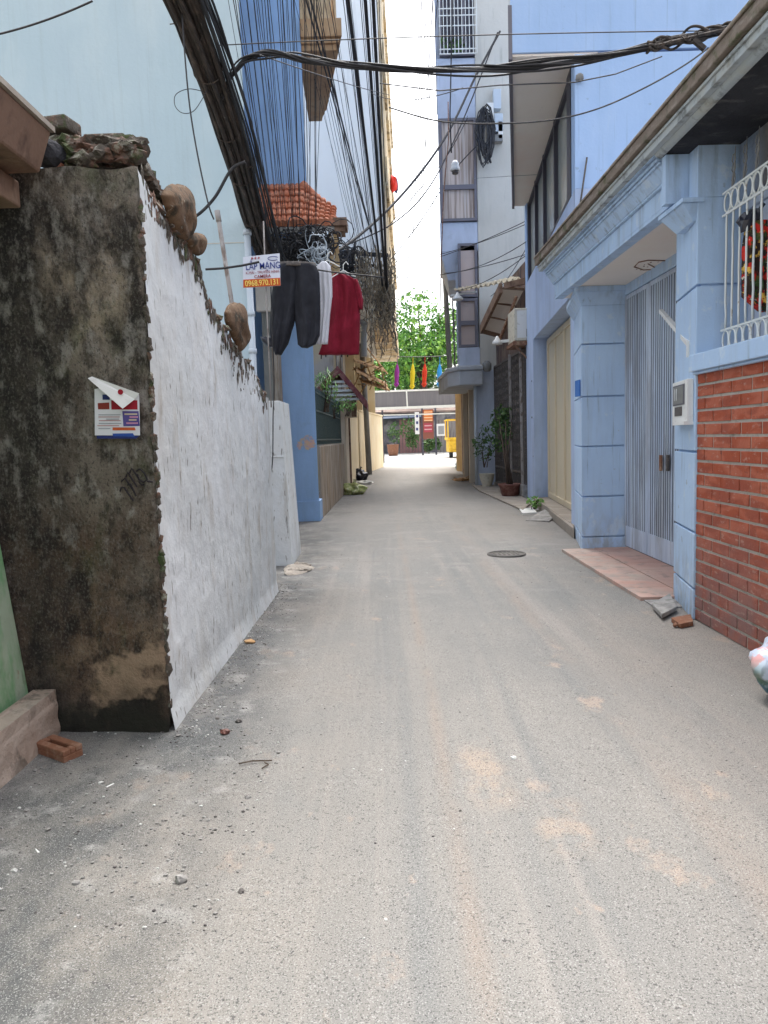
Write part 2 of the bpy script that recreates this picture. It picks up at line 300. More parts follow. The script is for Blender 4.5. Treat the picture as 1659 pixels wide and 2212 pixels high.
Mt['pipe'] = mat('weathered_pipe', (.33, .31, .30), .7, [dict(c=(.14, .10, .08), s=(14, 14, 5), lo=.5, hi=.6, a=.85), dict(c=(.5, .48, .46), s=9, lo=.6, hi=.7, a=.6)])
Mt['door'] = mat('beige_door', (.66, .57, .42), .6, [dict(c=(.64, .57, .43), s=1.5, a=.7), dict(c=(.45, .30, .18), s=(6, 6, 1), lo=.55, hi=.75, a=.5, z=(2, 3)), dict(c=(.25, .22, .16), s=VS, lo=.62, hi=.8, a=.5)], [(20, .002)])
Mt['frame'] = mat('dark_window_frame', (.055, .055, .075), .5)
Mt['frame_g'] = mat('grey_window_frame', (.15, .145, .17), .6)
Mt['glass'] = mat('window_glass', (.36, .40, .38), .2, [dict(c=(.48, .52, .50), s=.7, a=.6)], spec=.6)
Mt['curtain'] = mat('curtain_pleats', (.52, .44, .39), .9, [dict(c=(.24, .18, .15), s=(14, 14, .35), lo=.47, hi=.56, a=.85), dict(c=(.52, .47, .44), s=(11, 11, .3), lo=.55, hi=.65, a=.7)])  # dark and pale streaks paint fold shading on a flat curtain
Mt['curtain_b'] = mat('pink_blind', (.50, .40, .36), .9, [dict(c=(.46, .38, .35), s=2, a=.7), dict(c=(.2, .15, .14), s=(1, 1, 6), lo=.6, hi=.75, a=.6)])
Mt['leaf'] = mat('leaf_green', (.11, .29, .045), .6, [dict(c=(.30, .52, .08), s=1.1, lo=.47, hi=.58, a=.9), dict(c=(.035, .11, .03), s=1.7, lo=.49, hi=.56, a=.9)])  # broad dark patches paint the shaded gaps in the crowns
Mt['leaf_dk'] = mat('leaf_dark', (.055, .12, .04), .6, [dict(c=(.16, .24, .07), s=9, lo=.5, hi=.6, a=.8)])
Mt['leaf_lt'] = mat('leaf_light', (.16, .34, .08), .5, [dict(c=(.45, .5, .22), s=15, lo=.55, hi=.65, a=.8)])
Mt['bark'] = mat('bark', (.12, .09, .07), .95, [dict(c=(.06, .045, .035), s=(8, 8, 2))], [(20, .01)])
Mt['red_cloth'] = mat('crimson_cloth', (.17, .007, .02), .9, [dict(c=(.27, .015, .04), s=5, a=.6)], [(250, .0006)])
Mt['white_cloth'] = mat('white_cloth', (.62, .63, .68), .9, (), [(250, .0005)])
Mt['black_cloth'] = mat('charcoal_cloth', (.015, .016, .022), .8, [dict(c=(.030, .032, .042), s=4, a=.6)], [(250, .0006)])
Mt['floral'] = mat('floral_cloth', (.035, .02, .015), .85, [dict(c=(.65, .03, .02), s=11, lo=.52, hi=.56, a=1), dict(c=(.75, .45, .08), s=13, lo=.57, hi=.6, a=1, o=90), dict(c=(.75, .7, .55), s=19, lo=.62, hi=.65, a=1), dict(c=(.05, .10, .03), s=9, lo=.55, hi=.6, a=.9)])
Mt['pot_red'] = mat('brown_glazed_pot', (.13, .05, .04), .5, [dict(c=(.2, .1, .08), s=12)])
Mt['pot_white'] = mat('cream_pot', (.60, .56, .46), .7, [dict(c=(.3, .25, .18), s=14, lo=.55, hi=.65, a=.7)])
Mt['pink_tile'] = mat('pink_floor_tile', (.45, .27, .22), .75, [dict(c=(.52, .36, .30), s=1.5, lo=.4, hi=.6, a=.8), dict(c=(.40, .36, .31), s=3, lo=.48, hi=.65, a=.7, x=(2.6, 2.3), wob=.3), dict(c=(.2, .17, .15), s=30, lo=.64, hi=.7, a=.5), dict(c=(.30, .275, .25), s=(2.5, 2.5, 1), lo=.46, hi=.58, a=.8, x=(2.55, 2.2), wob=.3), dict(c=(.22, .19, .17), s=7, lo=.55, hi=.66, a=.6)], [(30, .002)])
Mt['stone'] = mat('grey_stone', (.30, .29, .28), .9, [dict(c=(.16, .15, .14), s=12, a=.7), dict(c=(.42, .40, .37), s=5, lo=.52, hi=.65, a=.7)], [(50, .006)])
Mt['stepstone'] = mat('step_stone', (.31, .27, .23), .9, [dict(c=(.26, .23, .20), s=5, a=.7), dict(c=(.38, .34, .29), s=3, lo=.5, hi=.6, a=.6)], [(40, .006)])
Mt['loosebrick'] = mat('loose_brick', (.24, .11, .065), .9, [dict(c=(.33, .20, .14), s=20, lo=.5, hi=.62, a=.7), dict(c=(.16, .08, .05), s=12, lo=.56, hi=.68, a=.7)], [(60, .004)])
Mt['plastic_blk'] = mat('black_plastic', (.015, .017, .03), .3, spec=.6)
Mt['plastic_grn'] = mat('yellow_green_plastic', (.50, .50, .22), .45, [dict(c=(.2, .3, .08), s=14, a=.8), dict(c=(.7, .68, .5), s=9, lo=.56, hi=.62, a=.8)])
Mt['plastic_clear'] = mat('milky_plastic', (.55, .62, .75), .3, [dict(c=(.75, .35, .33), s=9, lo=.54, hi=.58, a=.9, z=(.12, .2)), dict(c=(.06, .16, .08), s=8, lo=.42, hi=.5, a=.95, z=(.22, .12)), dict(c=(.05, .16, .24), s=8, lo=.4, hi=.5, a=.95, z=(.12, .07))], spec=.6)
Mt['yellow'] = mat('machine_yellow', (.75, .48, .04), .5, [dict(c=(.5, .28, .03), s=5, a=.6)])
Mt['tyre'] = mat('tyre', (.03, .03, .03), .9)
Mt['purplegrey'] = mat('awning_sheet_grey', (.15, .148, .165), .8, [dict(c=(.19, .185, .2), s=(6, 6, .5), a=.6)])
Mt['maroon'] = mat('maroon_roof', (.16, .045, .05), .8, [dict(c=(.25, .12, .11), s=8, a=.7)])
Mt['plank'] = mat('old_plank', (.42, .24, .11), .85, [dict(c=(.58, .38, .2), s=(6, 1, 6), a=.8), dict(c=(.14, .09, .06), s=7, lo=.55, hi=.62, a=.8)])
Mt['corrug'] = mat('aged_corrugated_sheet', (.55, .48, .36), .8, [dict(c=(.68, .64, .54), s=6, lo=.45, hi=.6, a=.8), dict(c=(.2, .14, .08), s=8, lo=.56, hi=.64, a=.8)], [(20, .01)])
Mt['paper'] = mat('poster_paper', (.70, .70, .74), .8)
Mt['sign_white'] = mat('sign_white', (.66, .70, .80), .6)
def flat(n, c, r=.6): 
    if n not in Mt: Mt[n] = mat(n, c, r)
    return Mt[n]
def grid(mb, fn, nu, nv, smooth=True):
    V = [[mb.bm.verts.new(fn(i/nu, j/nv)) for i in range(nu+1)] for j in range(nv+1)]
    for j in range(nv):
        for i in range(nu):
            fa = mb.f([V[j][i], V[j][i+1], V[j+1][i+1], V[j+1][i]])
            if fa: fa.smooth = smooth
def N3(x, y, z, s=1): return mn.noise(Vector((x*s, y*s, z*s)))

# ================================================================== SETTING
def gz(y): return max(0.0, (y-38)*.012)
mb = MB()
ys = [-30, 0, 20, 38, 60, 100, 180, 400]
for a, b in zip(ys, ys[1:]):
    mb.poly([(-200, a, gz(a)-.02), (200, a, gz(a)-.02), (200, b, gz(b)-.02), (-200, b, gz(b)-.02)])
tag(mb.build('ground', Mt['earth']), 'brown earth around the lane', kind='structure')
mb = MB()
def roadz(x, y): return .010*N3(x, y, 0, .9)+.004*N3(x, y, 4, 4) + (.03*max(0, (-.75-x)) if x < -.75 and y < 7 else 0)
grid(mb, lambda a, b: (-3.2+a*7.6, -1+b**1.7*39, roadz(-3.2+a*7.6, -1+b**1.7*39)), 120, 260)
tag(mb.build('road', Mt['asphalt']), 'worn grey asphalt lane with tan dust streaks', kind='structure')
mb = MB()
for a, b in zip([37.9, 60, 100], [60, 100, 101]): mb.poly([(-40, a, gz(a)+.002), (45, a, gz(a)+.002), (45, b, gz(b)+.002), (-40, b, gz(b)+.002)])
tag(mb.build('cross_road', Mt['concrete_road']), 'bright concrete crossing at the far end of the lane', kind='structure')

# ================================================================== LEFT SIDE
# green house at the left edge
gh = thing('green_house', (-2.4, 2.5, 0), 'green painted house wall with a peeling face and rough plinth at the left edge', 'house')
mb = MB(); mb.hexa([(-3.6, -1.5, 0), (-1.72, -1.5, 0), (-1.72, 3.49, 0), (-3.6, 3.49, 0)], [(-3.6, -1.5, 2.62), (-2.0, -1.5, 2.62), (-2.0, 3.49, 2.62), (-3.6, 3.49, 2.62)]); mb.build('wall', Mt['green_paint'], gh, bevel=.01)
mb = MB()
grid(mb, lambda a, b: (-1.60 - .10*(b > .8)*(b-.8)*5 + .02*N3(a*6, b*3, 1), -1.5+a*4.97, b*.25), 90, 12)
mb.prism([(-1.72, -1.5), (-1.61, -1.5), (-1.61, 3.48), (-1.72, 3.48)], 0, .245)
mb.build('plinth', Mt['plinth'], gh)
# eave of its roof, brown concrete, in the top left corner
pa, pb = atY(-40, 205, 3.25), atY(104, 283, 3.45)
mb = MB(); z1, z0_ = pb.z+.02, pb.z-.16
ea = atY(108, 292, 3.42); eb = atY(80, 262, 3.50); ec = atY(78, 368, 3.40)
mb.hexa([(-3.6, -1.5, ec.z), (ec.x, -1.5, ec.z), (ec.x, 3.44, ec.z), (-3.6, 3.44, ec.z)], [(-3.6, -1.5, ea.z+.02), (ea.x, -1.5, ea.z+.02), (ea.x, 3.44, ea.z+.02), (-3.6, 3.44, ea.z+.32)])
mb.build('roof_slab', Mt['brown_beam'], gh, bevel=.012)
mb = MB(); eb = atY(30, 440, 3.4); mb.box(-3.6, eb.x, 3.28, 3.47, eb.z, ec.z-.02); mb.build('roof_beam', Mt['brown_beam'], gh, bevel=.01)
mb = MB(); mb.prism([(-3.6, -1.5), (ea.x+.012, -1.5), (ea.x+.012, 3.45), (-3.6, 3.45)], ea.z+.021, ea.z+.045); mb.build('roof_edge', Mt['stepstone'], gh)

# mossy end + whitewashed street side: one old shed wall
XW = -1.075
prof = [(290, 356), (345, 441), (376, 491), (408, 533), (431, 574), (457, 647), (491, 705), (512, 751), (540, 790), (556, 815), (566, 848), (584, 862)]
pp = [atX(u, v, -1.085 if i == 0 else -1.055 if i < 5 else -1.03) for i, (u, v) in enumerate(prof)]
Y0w, Yend = 3.51, 6.80
pts = []
for i in range(len(pp)-1):
    for k in range(7):
        t = k/7; p = pp[i].lerp(pp[i+1], t); pts.append((p.y + random.uniform(-.008, .008), p.z+random.uniform(-.022, .018)))
pts.append((pp[-1].y, pp[-1].z)); pts[0] = (Y0w, pts[0][1])
pts.append((Yend, pts[-1][1]-.01))
def topz(y):
    for (a, za), (b, zb) in zip(pts, pts[1:]):
        if a <= y <= b and b > a: return za+(zb-za)*(y-a)/(b-a)
    return pts[0][1] if y < pts[0][0] else pts[-1][1]
sw = thing('shed_wall', (-1.35, 5.2, 0), 'old wall with a mossy blackened plaster end and a whitewashed street side, its top broken down in steps', 'wall')
def xw(y): return -1.075+.0165*(y-3.51)
def wx(y, z): return xw(y) + .010*N3(y, z, 2, 1.6) + .004*N3(y, z, 3, 9)
mb = MB(); grid(mb, lambda a, b: (wx(Y0w+a*(Yend-Y0w), b*topz(Y0w+a*(Yend-Y0w))) + .02*max(0, 1-b*topz(Y0w+a*(Yend-Y0w))/.12), Y0w+a*(Yend-Y0w), b*topz(Y0w+a*(Yend-Y0w))), 200, 90)
mb.build('street_face', Mt['white_wall'], sw)
zt0 = topz(Y0w)
def fy(x, z): return Y0w + .010*N3(x, z, 7, 2.5)+.006*N3(x, z, 8, 10) - (.03*max(0, 1-z/.2))
def fx(b, a): 
    e = XW+.01*N3(0, b*9, 5, 2)+.006*N3(1, b*40, 5, 1)
    return -2.3 + a*(e+2.3)
mb = MB(); grid(mb, lambda a, b: (fx(b*2.9, a), fy(-2.3+a*1.23, b*2.8) + (.014 if a == 1 else 0), b*(zt0+.015+.03*N3(a*5, 3, 1))), 80, 150)
mb.build('mossy_end', Mt['moss_wall'], sw)
mb = MB(); L = [(max(y, Y0w+.02), z) for y, z in pts[::3]]; L.append((Yend, topz(Yend)))
n = len(L)
for (ya, za), (yb, zb) in zip(L, L[1:]):
    if yb-ya < .003: continue
    mb.hexa([(-2.3, ya, 0), (xw(ya)-.015, ya, 0), (xw(yb)-.015, yb, 0), (-2.3, yb, 0)], [(-2.3, ya, za), (xw(ya)-.015, ya, za-.005), (xw(yb)-.015, yb, zb-.005), (-2.3, yb, zb)])
mb.build('wall_core', Mt['mossy_rubble'], sw)
# rubble coping along the broken top
mb = MB()
random.seed(11)
for i in range(190):
    y = random.uniform(Y0w+.05, Yend-.1); x = xw(y)-random.uniform(.02, .55)**1.3
    s_ = random.uniform(.02, .06) * (1.2 if y < 4.6 else .8)
    mb.blob((x, y, topz(y)+s_*.1), s_, .35, 1, (1, 1.2, .6))
for i in range(320):
    y = random.uniform(Y0w+.05, Yend-.1); dz = abs(random.gauss(0, .07))*(1.6 if 5.0 < y < 6.3 else .8); mb.blob((xw(y)+.002, y, topz(y)-dz), random.uniform(.006, .024)*(1-dz), .5, 1, (.3, 1.0, random.uniform(1, 2.6)))
for i in range(90):
    z = random.uniform(.05, 2.6); mb.blob((xw(Y0w)+.002, Y0w+.006, z), random.uniform(.006, .018), .5, 1, (1, 1, 1.8))
for i in range(46):
    y = random.uniform(Y0w+.15, Yend-.2); x = xw(y)-random.uniform(.03, .2); s_ = random.uniform(.03, .075); a_ = random.uniform(0, 3.1); k_ = random.uniform(.3, .7); z = topz(y)+random.uniform(-.01, .02); t_ = random.uniform(-.02, .02)
    P = [(x+math.cos(a_+j)*s_*(1 if q % 2 else k_), y+math.sin(a_+j)*s_*(1 if q % 2 else k_)) for q, j in enumerate((0, 1.2, 2.9, 4.2))]
    mb.hexa([(p[0], p[1], z-.03) for p in P], [(p[0]+t_, p[1]+t_, z+.02+random.uniform(0, .02)) for p in P])
mb.build('coping', Mt['mossy_rubble'], sw)
mb = MB()   # mossy bricks lying on the top of the end
def rb(cx, cy, cz, a, sx, sy, sz):
    c_, s_ = math.cos(a), math.sin(a)
    P = [(cx+c_*x-s_*y, cy+s_*x+c_*y) for x, y in ((-sx/2, -sy/2), (sx/2, -sy/2), (sx/2, sy/2), (-sx/2, sy/2))]
    mb.prism(P, cz, cz+sz)
for u, v, s_ in ((115, 275, .24), (222, 292, .2), (258, 300, .15), (180, 312, .2), (245, 330, .22), (70, 332, .2)):
    p = atY(u, v, 3.72); rb(p.x, p.y+random.uniform(-.04, .1), p.z-.05, random.uniform(-.3, .3), s_, .14, .065)
for k in range(8): 
    y = 3.75+k*.16; rb(XW-.1, y, topz(y)-.03, random.uniform(-.3, .3), .2, .16, .07)
mb.build('cap_bricks', Mt['mossy_rubble'], sw, bevel=.012)
mb = MB(); p0 = atY(110, 345, 3.55); mb.box(p0.x-.02, p0.x+.05, 3.54, 3.64, p0.z-.05, p0.z+.03); mb.build('broken_brick', Mt['terracotta'], sw, bevel=.006)
mb = MB(); p0 = atY(92, 315, 3.5); mb.blob((p0.x, 3.55, p0.z-.02), .085, .12, 2, (1, 1, .8)); mb.build('ridge_tile', Mt['soot_and_shade'], sw)
# clay verge tiles leaning over the broken top
def lump(rows, X, dep, ns=16, seed=0):
    mb = MB(); R_ = []
    for (v0_, a0, b0_), (v1_, a1, b1) in zip(rows, rows[1:]):
        k = max(2, int(abs(v1_-v0_)/3))
        for i in range(k): t = i/k; R_.append((v0_+(v1_-v0_)*t, a0+(a1-a0)*t, b0_+(b1-b0_)*t))
    R_.append(rows[-1]); rings = []
    for j, (v, a, b_) in enumerate(R_):
        pl, pr = atX(a, v, X), atX(b_, v, X); ring = []
        e = math.sin(math.pi*min(1, max(0, j/(len(R_)-1))))**.4
        for side in (1, -1):
            for i in range(ns):
                t = i/ns if side == 1 else 1-i/ns
                p = pl.lerp(pr, t); s_ = max(0, 1-(2*t-1)**2)**.5
                x = dep*s_*e*side*(1 if side == 1 else .3) + .012*N3(t*2.5, j*.09, seed)
                if side == 1: x -= dep*.5*max(0, 1-abs(t-.42)*4)*max(0, 1-abs(j/len(R_)-.62)*3.2)
                ring.append(mb.bm.verts.new((p.x+x, p.y+.01*N3(j*.2, 1, seed), p.z+.006*N3(t*4, j*.15, seed))))
        rings.append(ring)
    for A, B_ in zip(rings, rings[1:]):
        n = len(A)
        for i in range(n):
            fa = mb.f([A[i], B_[i], B_[(i+1) % n], A[(i+1) % n]])
            if fa: fa.smooth = True
    mb.f(rings[0]); mb.f(rings[-1][::-1])
    return mb
lump([(398,368,385),(402,358,395),(410,352,403),(425,348,409),(445,351,411),(465,358,412),(485,368,411),(500,376,408),(512,384,407),(522,395,402)], -1.06, .075).build('verge_tile', Mt['old_tile'], sw)
lump([(502,407,427),(508,402,436),(520,401,440),(532,406,437),(545,414,433),(552,420,428)], -1.055, .055, seed=5).build('verge_tile', Mt['old_tile'], sw)
lump([(654,498,520),(662,490,527),(675,484,529),(695,486,528),(712,492,530),(728,500,535),(740,507,532),(752,511,524),(760,514,519)], -1.05, .07, seed=9).build('verge_tile', Mt['old_tile'], sw)
mb = MB(); random.seed(8)
for i in range(110):
    p = atY(random.uniform(118, 292), random.uniform(305, 352), random.uniform(3.56, 3.82)); mb.blob(p, random.uniform(.02, .055), .5, 2, (1.3, 1, .7))
for i in range(60):
    t = random.random(); p = atX(292+50*t, 335+95*t**1.1, -1.10-random.uniform(0, .12)); mb.blob(p, random.uniform(.025, .05), .35, 1, (1, 1.2, .8))
mb.build('mortar_cap', Mt['mossy_rubble'], sw)
# spray stencil scribble
mb = MB()
def stroke(mb, pts_, y, r): mb.tube([atY(u, v, y) for u, v in pts_], r, 4)
yy = Y0w-.018
S = [[(259,1062),(262,1053),(268,1053),(288,1082)], [(262,1040),(270,1033),(276,1042),(290,1062)], [(275,1048),(282,1046),(294,1072)], [(272,1030),(276,1020),(282,1030),(290,1042),(296,1052)],
     [(280,1022),(284,1012),(292,1022),(300,1034)], [(294,1018),(302,1013),(312,1022),(318,1036),(310,1042),(300,1036),(296,1024)], [(300,1040),(306,1048),(312,1046)], [(318,1040),(330,1041)]]
for s_ in S: stroke(mb, s_, yy, .004)
mb.build('scribble', flat('black_ink', (.02, .015, .02)), sw)

# torn poster on the mossy end
fl = thing('wall_poster', atY(252, 945, Y0w-.03), 'torn advertising flyer with a folded corner pasted on the mossy wall end', 'poster')
def card(name, pix, y, m_, par, th=.0015, sub=None):
    mb = MB(); mb.slab([atY(u, v, y) for u, v in pix], (0, th, 0)); return mb.build(name, m_, par)
yp = Y0w-.030
d2p = lambda x, y: (190+x*150/1659*.8636, 803+y*150/1659*.8636)
def D(*l): return [d2p(x, y) for x, y in l]
sheet = card('sheet', D((180, 480), (190, 1760), (1440, 1760), (1415, 640), (700, 380)), yp, Mt['paper'], fl)
card('print', D((400, 630), (405, 775), (600, 775), (600, 630)), yp-.002, flat('ink_navy', (.02, .03, .14)), fl)
card('print', D((270, 870), (280, 1040), (590, 1040), (585, 850)), yp-.002, flat('ink_red_dk', (.22, .03, .02)), fl)
card('print', D((640, 790), (650, 1045), (1370, 1045), (1365, 790)), yp-.002, flat('ink_red', (.32, .01, .025)), fl)
card('print', D((950, 1090), (980, 1510), (1430, 1500), (1400, 1090)), yp-.002, flat('ink_violet', (.09, .07, .26)), fl)
card('print', D((680, 1540), (680, 1620), (1320, 1620), (1290, 1540)), yp-.002, flat('ink_orange', (.55, .10, .03)), fl)
card('print', D((680, 1710), (690, 1790), (1300, 1800), (1240, 1700)), yp-.002, flat('ink_blue', (.03, .08, .35)), fl)
card('print', D((240, 1765), (250, 1850), (1330, 1850), (1420, 1770)), yp-.002, flat('ink_navy', (.02, .03, .14)), fl)
for k, (a, b, c_) in enumerate([(1180, 290, 900), (1240, 290, 880), (1300, 500, 860), (1340, 300, 900), (1420, 300, 920), (1480, 260, 860), (1560, 290, 620)]):
    card('print_line', D((b, a), (b, a+22), (c_, a+22), (c_, a)), yp-.002, flat('ink_pale_red' if k % 2 else 'ink_grey', (.45, .25, .25) if k % 2 else (.3, .32, .36)), fl)
for k, (a, b, c_) in enumerate([(1150, 1010, 1360), (1230, 1150, 1380), (1310, 1130, 1340), (1400, 1060, 1380)]):
    card('print_line', D((b, a), (b, a+45), (c_, a+45), (c_, a)), yp-.004, flat('ink_pink' if k % 2 else 'ink_sand', (.55, .25, .4) if k % 2 else (.55, .45, .35)), fl)
mb = MB(); q = [atY(*d2p(*c_), yp-.012) for c_ in ((40, 190), (110, 130), (1420, 600), (1300, 760), (1020, 1030))]
q[0] = q[0]+Vector((0, -.02, 0)); q[4] = q[4]+Vector((0, -.03, 0)); mb.slab(q, (0, .0012, 0)); fo = mb.build('folded_corner', Mt['white'], fl)
mb = MB(); cc = atY(*d2p(900, 560), yp-.026); mb.tube([cc, cc+Vector((0, -.001, 0))], .0125, 18); mb.build('red_dot', flat('ink_red', (.32, .01, .025)), fl)

# loose brick
lb = thing('loose_brick', (0, 0, 0), 'orange brick with a slot lying on the ground beside the green plinth', 'brick')
mb = MB(); mb.box(-.105, .105, -.05, .05, 0, .032); mb.box(-.105, .105, -.05, -.012, .032, .058); mb.box(-.105, .105, .012, .05, .032, .058); mb.box(-.105, -.07, -.012, .012, .032, .058); mb.box(.07, .105, -.012, .012, .032, .058)
mb.build('brick_body', Mt['loosebrick'], lb, bevel=.005)
p = atZ(118, 1650); lb.location = (p.x, p.y+.05, .02); lb.rotation_euler = (.03, .02, -.55)

# white pier beyond the shed wall
b0 = atZ(632, 1222); b1 = atZ(597, 1245)
tp = atY(606, 868, b0.y+.3)
pr_ = thing('white_pier', (b0.x-.25, b0.y+.4, 0), 'short whitewashed wall pier narrowing to its flat top beside the blue house', 'wall')
mb = MB(); zt = tp.z
mb.hexa([(b0.x-.6, b0.y, 0), (b0.x, b0.y, 0), (b0.x, b0.y+.9, 0), (b0.x-.6, b0.y+.9, 0)], [(b0.x-.55, b0.y+.05, zt), (b0.x-.07, b0.y+.05, zt), (b0.x-.07, b0.y+.85, zt), (b0.x-.55, b0.y+.85, zt)])
mb.box(b0.x-.58, b0.x-.05, b0.y+.02, b0.y+.03, zt*.66, zt*.67)
mb.build('pier_body', Mt['white_wall'], pr_, bevel=.01)
mb = MB()
mb.blob((b0.x+.1, b0.y-.25, .0), .17, .3, 3, (1, 1.6, .25))
for i in range(14): mb.blob((b0.x+random.uniform(-.02, .22), b0.y+random.uniform(-.45, .0), .025), random.uniform(.02, .05), .4, 1, (1.3, 1, .6))
tag(mb.build('rubble_heap', Mt['stepstone']), 'small heap of plaster rubble at the foot of the white pier', 'rubble')

# pale blue house
Yp = 9.6; xr = (xY(526, 100, Yp)+xY(548, 800, Yp))/2
ph = thing('pale_house', (xr-4, Yp+2, 0), 'tall pale blue rendered house filling the upper left behind the shed wall', 'house')
mb = MB(); mb.prism([(-14, Yp), (xr, Yp), (xr-.52, 12.15), (-14, 12.15)], 0, 13); mb.build('wall', Mt['pale_blue'], ph, bevel=.01)
mb = MB()
for z in (3.9, 7.3): mb.box(-8, xr-.002, Yp-.004, Yp+.002, z, z+.012)
mb.build('plaster_joint', Mt['cement'], ph)
mb = MB(); xd = xY(543, 700, Yp-.06)
mb.tube([(xd, Yp-.06, .0), (xd, Yp-.06, zY(540, 510, Yp))], .042, 12)
for v in (505, 590, 680, 760): z = zY(540, v, Yp); mb.tube([(xd, Yp-.06, z-.03), (xd, Yp-.06, z+.03)], .054, 12)
mb.build('drainpipe', Mt['pvc'], ph)

# grey gap column with meter box, between pale and blue house
Yg = 12.2
gc = thing('grey_column', (-1.7, Yg+.3, 0), 'narrow dark cement column between the pale house and the blue house', 'column')
mb = MB(); mb.box(xr-.3, xY(583, 700, Yg), Yg+.003, Yg+.5, 0, zY(570, 500, Yg)); mb.build('column_body', Mt['dkcement'], gc)
mb = MB(); mb.box(xY(580, 700, Yg+.1), xY(597, 700, Yg+.1), Yg+.1, Yg+.5, 0, zY(570, 500, Yg)); mb.build('column_side', Mt['brown_stain'], gc)
mb = MB(); mb.box(xY(552, 640, Yg-.1), xY(592, 640, Yg-.1), Yg-.12, Yg, zY(570, 672, Yg-.1), zY(570, 612, Yg-.1)); bx = mb.build('service_box', Mt['soffit'], bevel=.01)
tag(bx, 'beige service box fixed under the cable tangle behind the paper sign', 'box')

# blue house left
Yb = 12.9; xl, xrb = xY(608, 850, Yb)-1.2, xY(682, 900, Yb)
bh = thing('blue_house', (xrb-1, Yb+1.5, 0), 'bright blue narrow house with a stained lower wall on the left of the lane', 'house')
mb = MB(); mb.prism([(-8, Yb), (xrb, Yb), (xrb-.35, 15.9), (-8, 15.9)], 0, 13.5); mb.build('wall', Mt['blue'], bh, bevel=.008)
mb = MB(); mb.box(-8, xrb+.02, Yb-.02, Yb+.5, 0, .36); mb.build('plinth', Mt['blue'], bh, bevel=.008)
mb = MB()
mb.blob(atY(665, 955, Yb-.002), .09, .5, 3, (1.2, .012, 1))
for i in range(16):
    u, v = 665+random.gauss(0, 9), 955+random.gauss(0, 11); c_ = atY(u, v, Yb-.002)
    mb.blob(c_, random.uniform(.02, .07), .5, 1, (1, .015, .8))
mb.build('paint_splash', mat('ochre_splash', (.62, .46, .30), .9, [dict(c=(.24, .40, .66), s=25, lo=.48, hi=.56, a=.9), dict(c=(.65, .38, .36), s=8, lo=.5, hi=.6, a=.6)]), bh)
# balcony
zb = zY(690, 100, 13.1)
B = [(xY(652, 100, 13.1), 12.88), (xY(734, 95, 13.1), 12.88), (xY(700, 243, 15.6), 15.6), (xrb-.1, 15.6)]
mb = MB(); mb.prism(B, zb-.06, zb+.02); 
mb.prism([(x-.05, y+.04) for x, y in B], zb-.16, zb-.06); mb.prism([(x+.05 if i in (1, 2) else x, y-.05 if i < 2 else y) for i, (x, y) in enumerate(B)], zb+.02, zb+.30)
mb.build('balcony_slab', mat('tan_render', (.44, .27, .15), .85, [dict(c=(.52, .36, .22), s=2, a=.7), dict(c=(.25, .14, .08), s=(6, 6, 1), lo=.55, hi=.7, a=.6)], [(20, .005)]), bh, bevel=.01)
mb = MB(); mb.box(B[0][0], B[1][0]-.25, 12.9, 13.0, zb+.3, zb+1.4); mb.box(B[1][0]-.25, B[1][0]-.12, 12.9, 13.05, zb+.3, zb+3)
for i in range(14): mb.bar((B[1][0]-.06+(B[2][0]-B[1][0])*i/14, 13+i*.19, zb+.3), (B[1][0]-.06+(B[2][0]-B[1][0])*i/14, 13+i*.19, zb+1.2), .04, .04)
mb.build('balcony_wall', mat('tan_render_light', (.56, .42, .27), .85, [dict(c=(.3, .2, .12), s=(10, 10, 3), lo=.5, hi=.62, a=.8)]), bh)
# porch roof of orange tiles
zl, zh = zY(650, 488, 12.1), zY(640, 405, 12.88)
x0_, x1_ = xY(548, 480, 12.1), xY(722, 485, 12.1)
pr2 = thing('porch_roof', ((x0_+x1_)/2, 12.5, zl-.5), 'small orange tiled porch roof on a brown post, half hidden by black cables', 'porch roof')
mb = MB(); nn = 15
for i in range(nn):
    x = x0_+(x1_-x0_)*(i+.5)/nn; hz = zh if i < 9 else zh-(i-8)*.06
    for k in range(6):
        t0, t1 = k/6, (k+1)/6+.04
        mb.tube([(x, 12.05+t0*.82, zl+(hz-zl)*t0+.03), (x, 12.05+t1*.82, zl+(hz-zl)*t1)], [.062, .05], 7)
mb.build('tiles', Mt['terracotta'], pr2)
mb = MB(); mb.slab([(x0_, 12.08, zl-.03), (x1_, 12.08, zl-.03), (x1_, 12.88, zh-.35), (x0_, 12.88, zh-.04)], (0, 0, -.07)); mb.build('deck', Mt['dkcement'], pr2)
mb = MB(); mb.tube([(x0_+.55*(x1_-x0_), 12.84, zh+.03), (x1_-.15, 12.84, zh-.40)], .09, 8); mb.tube([(x1_-.15, 12.84, zh-.40), (x1_+.02, 12.2, zl+.06)], .07, 8); mb.build('ridge', Mt['terracotta'], pr2)
mb = MB(); mb.box(x1_-.02, x1_+.20, 12.05, 12.5, zl-.02, zl+.10); mb.box(x1_-.06, x1_+.16, 12.1, 12.45, zl-.10, zl-.02); mb.build('cornice', Mt['brown_beam'], pr2)
mb = MB(); mb.box(x1_-.10, x1_+.05, 12.15, 12.35, zY(720, 640, 12.2), zl-.1); mb.build('post', mat('tan_post', (.42, .27, .13), .8, [dict(c=(.5, .4, .25), s=5)]), pr2)
mb = MB(); mb.box(x0_+.1, x1_-.12, 12.3, 12.86, zl-.42, zl-.12); mb.build('beam', Mt['dkcement'], pr2)

